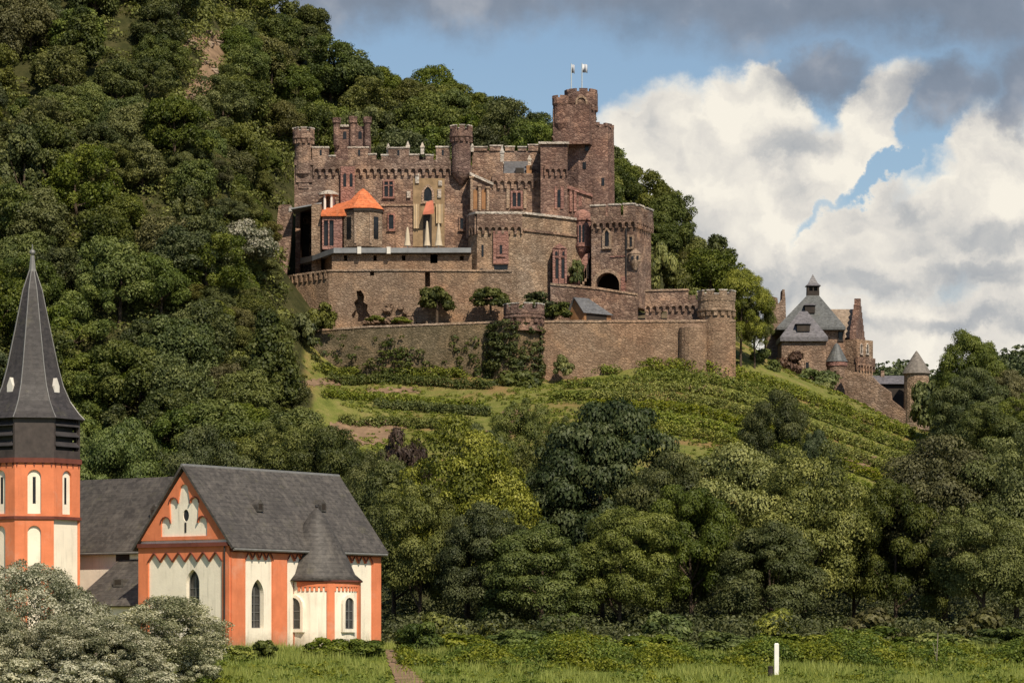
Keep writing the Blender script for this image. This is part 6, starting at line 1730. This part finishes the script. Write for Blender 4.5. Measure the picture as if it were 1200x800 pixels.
BELT = [
    # key, px, top row, crown width, depth, label
    ('f_yellow', 545, 514, 168, 352, 'broad yellowish green tree rising right of the chapel roof end'),
    ('f_deep', 462, 556, 120, 366, 'dark green tree close behind the chapel far corner'),
    ('f_olive', 490, 575, 112, 345, 'olive tree directly beside the chapel end wall'),
    ('f_olive', 628, 530, 120, 372, 'olive tree between the broad yellowish tree and the dark bluish tree'),
    ('f_dark', 704, 447, 190, 358, 'largest dark bluish tree in the belt, straight below the ivy tower'),
    ('f_deep', 775, 545, 118, 350, 'dark tree leaning against the largest bluish one'),
    ('f_yellow2', 858, 515, 165, 352, 'wide yellow green tree in the middle of the tree belt'),
    ('f_green2', 812, 575, 112, 344, 'slender green tree in front of the bluish and yellow green tall trees'),
    ('f_yellow', 945, 545, 150, 347, 'yellowish tree right of the wide yellow green tree'),
    ('f_olive', 1000, 590, 112, 356, 'olive tree between the yellowish tree and the broad brownish one'),
    ('f_brown', 1108, 526, 180, 354, 'broad brownish tree with rounded top right of the vineyard foot'),
    ('f_deep', 1050, 575, 110, 350, 'dark tree left of the broad brownish tree'),
    ('f_olive', 1190, 520, 150, 350, 'olive tree filling the far right end of the belt'),
    ('f_green', 1245, 560, 120, 345, 'green tree cut by the right picture edge'),
    ('f_green', 634, 615, 128, 338, 'lower rounded light green tree in front of the bluish giant'),
    ('f_deep', 565, 600, 110, 342, 'dark tree below the broad yellowish tree'),
    ('f_olive2', 725, 606, 118, 340, 'shaded olive tree at the foot of the bluish giant'),
    ('f_green', 905, 612, 120, 340, 'green tree standing behind the white post'),
    ('f_olive', 1150, 600, 120, 340, 'olive tree in front of the broad brownish one'),
    ('f_purple', 474, 500, 68, 420, 'dull purple leaved tree below the dry vineyard terraces'),
    ('f_deep', 400, 512, 105, 432, 'dark rounded tree peeping over the chapel ridge end'),
    ('f_olive', 330, 505, 110, 440, 'olive tree behind the middle of the chapel ridge'),
    ('f_deep', 250, 512, 110, 425, 'dark tree behind the chapel gable tip'),
    ('f_green', 150, 492, 115, 430, 'fresh green tree behind the nave roof'),
    ('f_olive', 440, 540, 80, 410, 'small olive tree right of the chapel ridge end'),
    ('f_olive', 610, 478, 80, 470, 'small olive tree on the slope below the ivy tower'),
    ('f_deep', 905, 468, 82, 486, 'dark rounded tree standing alone in the vineyard'),
    ('f_dark', 955, 492, 62, 470, 'small bluish tree right of the lone dark vineyard tree'),
    ('f_olive', 655, 500, 70, 455, 'small olive tree left of the bluish giant top'),
    ('f_green', 560, 498, 80, 440, 'green tree at the foot of the dry terraces'),
    ('f_green', 1130, 388, 78, 590, 'tall light green tree behind the conical tower'),
    ('f_deep', 1132, 440, 84, 560, 'dark round tree right of the conical tower'),
    ('f_brown', 1180, 440, 74, 585, 'brownish tree below the far blue hill'),
    ('f_olive', 1195, 470, 90, 550, 'olive tree at the right edge below the far hill'),
    ('f_deep', 1160, 480, 90, 540, 'dark tree at the right end of the vine rows'),
    ('f_olive', 1218, 442, 70, 600, 'olive tree half cut by the right picture edge'),
    ('f_yellow2', 868, 312, 62, 603, 'slender yellowish tree beside the round corner turret'),
    ('f_olive', 884, 345, 46, 606, 'olive tree between the corner turret and the manor'),
    ('f_silver', 44, 668, 168, 266, 'large silver leaved tree in front of the chapel tower'),
    ('f_willow', 180, 704, 162, 264, 'spreading silvery tree in front of the chapel gable'),
    ('f_silver', 112, 725, 140, 258, 'low silvery tree between the two larger silvery ones'),
    ('f_willow', -8, 700, 120, 258, 'silvery tree cut by the left picture edge'),
]
for t in BELT: crown_tree(*t)

# bushes
def bush_mesh(kind, seed, rx, rz, n, per, size, cr=0.32):
    rg = np.random.RandomState(seed); cl = []
    while len(cl) < n:
        d = norm(rg.normal(size=3))
        if d[2] < -0.1: continue
        q = rg.uniform(.35, 1) ** .5
        cl.append((d[0] * rx * q, d[1] * rx * q, 0.15 * rz + abs(d[2]) * rz * q * 0.85, cr * rx * rg.uniform(.7, 1.3)))
    V, t = leaves(np.array(cl), per, size, rg)
    return quads_mesh('foliage', V, t, LEAF[kind])
BM = {k: bush_mesh(k, 300 + i, 2.0, 2.6, 26, 130, 0.36) for i, k in enumerate(('dark', 'green', 'olive', 'russet', 'yellow', 'brown', 'weed', 'ivy'))}
BM['silver'] = bush_mesh('silver', 333, 2.0, 2.6, 44, 330, 0.15, 0.24)
def bush(kind, px, base, wpx, hpx, Y, label, name='bush', z=None, group=None, stem=False):
    x = X(px, Y); zb = Z(base, Y) if z is None else z
    s = wpx * Y / F / 4.4; sz = hpx * Y / F / 3.0
    if stem:
        o = thing(name, label, 'bush', (x, Y, zb), group)
        f = bpy.data.objects.new('foliage', BM[kind]); COL.objects.link(f); f.parent = o; f.location = (0, 0, hpx * Y / F * .3); f.scale = (s, s, sz * .75)
        b = MB(); b.tube((x, Y, zb - .3), (x + .1, Y, zb + hpx * Y / F * .6), .3, .18); b.build('trunk', M['bark'], o)
    else:
        o = bpy.data.objects.new(name, BM[kind]); COL.objects.link(o); tag(o, label, 'bush', group)
        o.location = (x, Y, zb); o.scale = (s, s, sz)
    o.rotation_euler = (0, 0, rnd.uniform(0, 6.28))
    return o
for a in [
    ('dark', 512, 377, 44, 42, 600, 'dark clipped tree on the rampart terrace below the palace', 'garden_tree', None, None, True),
    ('dark', 575, 372, 46, 36, 599, 'dark umbrella shaped bush beside the ivy tower head', 'garden_tree', None, None, True),
    ('ivy', 628, 372, 54, 34, 600, 'broad dark bush behind the small battlemented tower head'),
    ('ivy', 656, 372, 34, 22, 599.5, 'low dark bush left of the brown hut'),
    ('dark', 676, 333, 20, 32, 611, 'climbing bush under the red oriel window'),
    ('russet', 931, 450, 42, 40, 636, 'russet red bush below the manor wall'),
    ('green', 957, 462, 56, 32, 628, 'green bush spreading right of the russet bush'),
    ('yellow', 776, 338, 34, 60, 630, 'yellowish bush on the slope right of the gatehouse'),
    ('olive', 792, 345, 34, 40, 632, 'olive bush on the slope behind the curtain wall'),
    ('yellow', 965, 462, 26, 16, 622, 'small yellowish bush at the foot of the round stair turret'),
    ('green', 893, 440, 40, 34, 612, 'green bush at the foot of the corner turret tree'),
    ('olive', 440, 377, 22, 9, 598, 'low olive bush in front of the ruined rampart hole'),
    ('weed', 470, 378, 22, 8, 597.5, 'low light green bush on the rocky rampart foot'),
    ('olive', 377, 390, 40, 40, 596, 'olive bush hanging over the left end of the mossy wall'),
    ('dark', 352, 408, 40, 46, 594, 'dark bush where the mossy wall runs into the wood'),
    ('yellow', 660, 440, 24, 26, 589, 'yellowish bush growing up the retaining wall by the ivy tower'),
    ('dark', 1094, 505, 56, 66, 622, 'dark bush hiding the foot of the conical tower'),
    ('dark', 604, 474, 70, 44, 585.5, 'dark bush at the foot of the ivy tower'),
]: bush(*a)
BY = hit(286, 322, 560.0)
t = crown_tree('hill_silver', 286, 258, 68, BY, 'pale blossoming tree at the outer end of the castle wall', 'blossoming_tree')

def ivy():
    rg = np.random.RandomState(17); cl = []
    Y = 594.0; k = Y / F; cx = X(604, Y)
    for i in range(240):
        a = rg.uniform(-1.75, 1.75); z = Z(rg.uniform(380, 470), Y)
        if rg.rand() < 0.25 and z > Z(400, Y): continue
        r = 33 * k + .1
        cl.append((cx + r * math.sin(a), Y - r * math.cos(a), z, rg.uniform(.5, 1.0)))
    V, t = leaves(np.array(cl), 60, 0.42, rg)
    o = bpy.data.objects.new('ivy', quads_mesh('ivy', V, t, LEAF['ivy'])); COL.objects.link(o); tag(o, 'dense dark ivy cloaking the round wall tower', 'ivy')
    cl = []
    for i in range(210):
        px = rg.uniform(352, 575); py = 392 + rg.uniform(0, 50) ** 1.0
        if rg.rand() > 0.25 + 0.75 * (py - 392) / 50 + 0.3 * math.sin(px * .07): continue
        cl.append((X(px, 593.4), 593.2 + rg.uniform(-.3, .2) + max(0, (372 - px) * .12), Z(py, 593), rg.uniform(.35, .9)))
    V, t = leaves(np.array(cl), 34, 0.4, rg)
    o = bpy.data.objects.new('wall_creeper', quads_mesh('wall_creeper', V, t, LEAF['ivy'])); COL.objects.link(o); tag(o, 'patchy creeper spreading over the mossy retaining wall', 'creeper')
ivy()

# ------------------------------------------------------------------ vine rows
def vine_row(pts, h, label, kind='vine', dens=1.0, group='vine rows on the castle slope'):
    rg = np.random.RandomState(int(pts[0][0] * 7 + pts[0][1] * 13) % 99991)
    P3 = []
    for px, py in pts:
        Y = hit(px, py + 4, 440.0)
        if Y is None or Y > 640: continue
        P3.append((X(px, Y), Y))
    if len(P3) < 2: return
    cl = []
    for (x0, y0), (x1, y1) in zip(P3[:-1], P3[1:]):
        L = math.hypot(x1 - x0, y1 - y0); n = max(2, int(L / 0.3 * dens))
        for i in range(n):
            t = (i + rg.uniform(0, 1)) / n; x = x0 + (x1 - x0) * t + rg.normal() * .22; y = y0 + (y1 - y0) * t + rg.normal() * .3
            zg = ground(x, y)
            for q in range(3): cl.append((x, y, zg + h * rg.uniform(.1, .85), rg.uniform(.5, .85)))
    V, t = leaves(np.array(cl), 22, 0.34, rg, squash=0.8)
    c = np.array(P3[0])
    o = bpy.data.objects.new('vine_row', quads_mesh('vine_row', V, t, LEAF[kind])); COL.objects.link(o); tag(o, label, 'vine row', group)
ORD = ['topmost', 'second', 'third', 'fourth', 'fifth', 'sixth', 'seventh', 'eighth', 'ninth', 'tenth']
# sunlit side: rows sweep down to the right
base_curve = [(735, 433), (790, 431), (850, 436), (900, 449), (960, 472), (1020, 493), (1085, 514)]
for i in range(7):
    off = 1 + i * 14.5
    pts = []
    for px, py in base_curve:
        q = px - i * 4 + (px - 735) * .0; pts.append((q, py + off * (0.75 + 0.30 * (px - 735) / 350)))
    pts[0] = (pts[0][0] + (14 if i < 2 else -30), pts[0][1])
    vine_row(pts, 2.3 if i < 2 else 1.9, f'{ORD[i]} long bright vine row sweeping down below the tall retaining wall')
for i, (a, b_, y0, y1) in enumerate(((660, 735, 452, 446), (645, 722, 466, 462), (690, 724, 435, 433))):
    vine_row([(a, y0), ((a + b_) / 2, (y0 + y1) / 2 + 1), (b_, y1)], 1.5, ('short bright vine row just right of the ivy tower', 'lower short vine row right of the ivy tower foot', 'short vine row tucked against the retaining wall')[i])
for i, (a, b_, y0, y1, kd) in enumerate(((372, 545, 431, 440, 'weed'), (384, 575, 441, 452, 'green'), (380, 572, 463, 478, 'weed'), (440, 575, 474, 484, 'green'), (400, 560, 492, 500, 'weed'))):
    vine_row([(a, y0), (a + (b_ - a) * .35, y0 + (y1 - y0) * .3), (a + (b_ - a) * .7, y0 + (y1 - y0) * .75), (b_, y1)], 1.6,
             ('first vine row under the mossy wall', 'dark vine row second below the mossy wall', 'patchy vine row on the dry middle terrace', 'darker vine row below the patchy dry one', 'lowest patchy vine row above the purple tree')[i], kd, 1.0 if i != 2 else .7)
def slope_weeds():
    rg = np.random.RandomState(33); cl = []
    while len(cl) < 3400:
        Y = rg.uniform(505, 640); x = X(rg.uniform(350, 1110), Y); px = 600 + x / Y * F
        if not inpoly(x, Y, VINE_PLOT): continue
        nse = math.sin(x * .23) + math.sin(Y * .31 + x * .1) + rg.normal() * .8
        if nse < .1: continue
        cl.append((x, Y, ground(x, Y) + .1, rg.uniform(.25, .6)))
    V, t = leaves(np.array(cl), 20, 0.34, rg)
    o = bpy.data.objects.new('slope_grass', quads_mesh('slope_grass', V, t, LEAF['weed'])); COL.objects.link(o); o['kind'] = 'stuff'
slope_weeds()

# ------------------------------------------------------------------ foreground bank
def foreground():
    rg = np.random.RandomState(41)
    # grass blades
    n = 90000
    Y = rg.uniform(250, 312, n); px = rg.uniform(215, 1240, n); x = (px - 600) / F * Y
    keep = ~((px > 452) & (px < 500) & (Y < 300) & (px < 452 + (302 - Y) * 1.1 + 6) & (rg.rand(n) < .9))
    Y, x = Y[keep], x[keep]; n = len(Y)
    z = np.array([ground(a, b) for a, b in zip(x, Y)])
    patch = np.sin(x * .5 + Y * .21) + np.sin(x * .17 - Y * .4) + rg.normal(size=n) * .6
    h = np.clip(.36 + .22 * patch, .12, 1.1) * rg.uniform(.7, 1.3, n)
    a = rg.uniform(0, 6.28, n); w = rg.uniform(.03, .06, n); ln = rg.normal(size=(n, 2)) * .16
    p = np.stack([x, Y, z - .03], -1); d = np.stack([np.cos(a) * w, np.sin(a) * w, 0 * a], -1)
    tip = p + np.stack([ln[:, 0], ln[:, 1], h], -1)
    V = np.stack([p - d, p + d, tip], 1)
    tone = np.clip(.45 + .26 * patch / 1.5 + rg.normal(size=n) * .15, 0, 1)
    o = bpy.data.objects.new('meadow_grass', quads_mesh('meadow_grass', V, tone, LEAF['grass'], 3)); COL.objects.link(o); o['kind'] = 'stuff'
    # rank weeds in clumps on the bank
    cl = []
    for i in range(4200):
        px = rg.uniform(470, 1230); Y = 282 + abs(rg.normal()) * 7 - 9 * rg.rand() ** 2 * (rg.rand() < .5)
        x = X(px, Y); r = rg.uniform(.22, .66) * (1.1 + .45 * math.sin(px * .021) + .35 * math.sin(px * .057 + 1))
        if Y < 281 and math.sin(px * .045) + math.sin(px * .017 + 2) + rg.normal() * .5 < .3: continue
        if 900 < px < 920 and Y < 276: continue
        cl.append((x, Y, ground(x, Y) + r * rg.uniform(.2, 1.1), r))
    for i in range(1900):
        px = rg.uniform(225, 1235); Y = rg.uniform(254, 284); x = X(px, Y)
        if 896 < px < 922 or 455 < px < 500 or math.sin(x * .7) + math.sin(x * .23 + Y * .5) + rg.normal() * .7 < .35: continue
        r = rg.uniform(.14, .42); cl.append((x, Y, ground(x, Y) + r * .6, r))
    cl = np.array(cl); sel = (np.sin(cl[:, 0] * .9) + np.sin(cl[:, 0] * .37 + cl[:, 1] * .6) + rg.normal(size=len(cl)) * .5) > .25
    for nm, kd, part in (('bank_weeds', 'weed', cl[~sel]), ('bank_scrub', 'scrub', cl[sel] + np.array([0, 1.2, .15, .12]))):
        V, t = leaves(part, 40, .25, rg, flat=.45, squash=.8)
        o = bpy.data.objects.new(nm, quads_mesh(nm, V, t, LEAF[kd])); COL.objects.link(o); o['kind'] = 'stuff'
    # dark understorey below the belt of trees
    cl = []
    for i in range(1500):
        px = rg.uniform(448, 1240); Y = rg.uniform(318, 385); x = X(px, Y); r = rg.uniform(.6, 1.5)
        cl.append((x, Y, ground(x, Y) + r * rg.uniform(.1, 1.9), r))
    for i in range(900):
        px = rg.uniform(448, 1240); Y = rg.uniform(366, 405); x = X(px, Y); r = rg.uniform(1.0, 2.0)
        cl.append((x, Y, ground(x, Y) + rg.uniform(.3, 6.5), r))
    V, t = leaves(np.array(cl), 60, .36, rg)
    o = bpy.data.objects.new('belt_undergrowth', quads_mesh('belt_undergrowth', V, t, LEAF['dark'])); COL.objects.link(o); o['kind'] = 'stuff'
foreground()
def gz(px, Y): return ground(X(px, Y), Y)
k_ = [('green', 492, 58, 40, 296, 'dense rounded bush at the top of the dirt path'), ('weed', 540, 70, 30, 298, 'low light green bush right of the path bush'),
      ('green', 610, 80, 27, 300, 'long low green bush below the tree trunks'), ('olive', 690, 80, 25, 299, 'low olive bush in the bank under the bluish giant'),
      ('weed', 760, 80, 29, 298, 'light green bank bush left of the white post'), ('green', 842, 76, 26, 300, 'green bank bush nearest left of the white post'),
      ('weed', 945, 78, 28, 298, 'light green bank bush nearest right of the white post'), ('green', 1030, 80, 30, 300, 'green bank bush left of the young stake'),
      ('weed', 1100, 74, 27, 299, 'light bank bush behind the young stake'), ('green', 1175, 80, 28, 300, 'last green bank bush at the right edge'),
      ('green', 385, 56, 26, 291, 'low hedge bush in front of the apse'), ('green', 425, 60, 24, 291, 'low hedge bush at the chapel far corner'), ('dark', 310, 36, 26, 289, 'dark small bush in front of the narrow pointed window'),
      ('weed', 275, 50, 28, 286, 'bright low bush at the foot of the gable corner')]
k_ += [('silver', 20, 90, 60, 256, 'silvery bush at the lower left picture corner'), ('silver', 90, 100, 56, 255, 'silvery bush in front of the low silvery tree'), ('silver', 165, 96, 54, 257, 'silvery bush at the foot of the spreading silvery tree'), ('silver', 232, 56, 46, 262, 'small silvery bush nearest the gable corner')]
for kd, px, w, h, Y, lab in k_: bush(kd, px, 0, w, h, Y, lab, z=gz(px, Y) - .1)
u_ = [('yellow', 520, 60, 46, 322, 'yellowish bush in the shade right of the chapel corner'), ('olive', 578, 50, 34, 326, 'olive bush between the slim trunks'), ('brown', 1020, 70, 50, 324, 'brownish bush under the belt behind the bank'),
      ('yellow', 905, 60, 50, 324, 'yellowish bush behind the white post under the trees'), ('green', 780, 64, 44, 322, 'green bush under the belt near the pale stones'), ('brown', 1150, 66, 50, 322, 'brownish bush near the pale stone on the right'), ('green', 660, 60, 44, 324, 'green bush in deep shade beneath the bluish giant'), ('olive', 1085, 60, 40, 326, 'olive bush in the shade of the brownish tree')]
for kd, px, w, h, Y, lab in u_: bush(kd, px, 0, w, h, Y, lab, z=gz(px, Y) - .1)

def path():
    b = MB(); vs, fs = [], []
    pts = [(486, 250, 1.3), (482, 262, 1.15), (474, 272, .95), (465, 284, .7), (459, 296, .55), (452, 306, .5)]
    P = []
    for (a, y0, w0), (c, y1, w1) in zip(pts[:-1], pts[1:]):
        for i in range(6):
            t = i / 6; P.append((X(a + (c - a) * t, y0 + (y1 - y0) * t), y0 + (y1 - y0) * t, w0 + (w1 - w0) * t))
    for x, y, w in P:
        for s in (-1, -.35, .35, 1): vs.append((x + s * w * (1 + .15 * math.sin(y * 1.7 + s)), y, ground(x + s * w, y) + .06))
    for i in range(len(P) - 1):
        for j in range(3): k = i * 4 + j; fs.append([k, k + 1, k + 5, k + 4])
    b.add(vs, fs); o = b.build('dirt_path', M['soil']); o['kind'] = 'structure'
path()
def posts():
    Y = 271.0; x = X(910, Y); k = Y / F; zg = ground(x, Y)
    R = thing('marker_post', 'white square river marker post standing in the meadow grass', 'post', (x, Y, zg))
    w = .18
    b = MB(); b.prism([(x - w, Y - w), (x + w, Y - w), (x + w, Y + w), (x - w, Y + w)], zg - .3, Z(754.5, Y)); b.prism([(x - w, Y - w), (x + w, Y - w), (x + w, Y + w), (x - w, Y + w)], Z(754.5, Y), Z(753, Y), .6); b.build('shaft', M['post_paint'], R)
    b = MB(); b.prism([(x - w - .1, Y - w - .1), (x + w + .1, Y - w - .1), (x + w + .1, Y + w + .1), (x - w - .1, Y + w + .1)], zg - .3, zg + .35); None
    x2 = X(903, 269.5); z2 = ground(x2, 269.5)
    b = MB(); b.lathe(x2, 269.5, [(.26, z2 - .3), (.27, z2 + .2), (.2, z2 + .6), (.24, z2 + .75), (.15, z2 + .82)], 10); o = b.build('mooring_stump', M['dark_wood']); tag(o, 'short dark stump at the foot of the white post', 'stump')
    x3 = X(1097, 277); z3 = ground(x3, 277)
    R = thing('sapling_stake', 'thin leaning pale stake with a sapling in the bank weeds', 'stake', (x3, 277, z3))
    b = MB(); b.tube((x3, 277, z3 - .2), (x3 + .15, 277, z3 + 3.0), .05, .04, 6); b.build('stake', M['pale_bark'], R)
    b = MB(); b.tube((x3 + .2, 277, z3 - .1), (x3 - .25, 277.1, z3 + 2.2), .035, .02, 6); b.build('stem', M['pale_bark'], R)
    rg = random.Random(4)
    for px, Y, r, dz, lab in ((689, 326, .75, 1.6, 'pale boulder glimpsed in the shade beneath the bluish giant'), (742, 324, 1.0, 1.3, 'broad pale boulder under the belt trees'), (1141, 318, .75, 1.0, 'pale boulder near the right end of the belt'),
                           (655, 322, .7, .8, 'greyish boulder beside the tree trunks'), (530, 309, .7, .5, 'greyish boulder behind the low bank bushes')):
        x = X(px, Y); b = MB(); b.rock((x, Y, ground(x, Y) + dz * .5), r, rg); b.rock((x + r * .9, Y + .3, ground(x, Y) + .2), r * .7, rg); o = b.build('boulder', M['pale_rock']); tag(o, lab, 'boulder')
    # broken masonry on the rampart foot
    b = MB()
    for i in range(60):
        px = rg.uniform(425, 500); py = 378 - rg.uniform(0, 1) ** 2 * 24 * max(0, 1 - abs(px - 460) / 42)
        Yq = 602.8 - (378 - py) * -.02; b.rock((X(px, Yq), Yq, Z(py, Yq)), rg.uniform(.35, .9), rg)
    o = b.build('rubble', M['wall_stone']); o['kind'] = 'stuff'
posts()
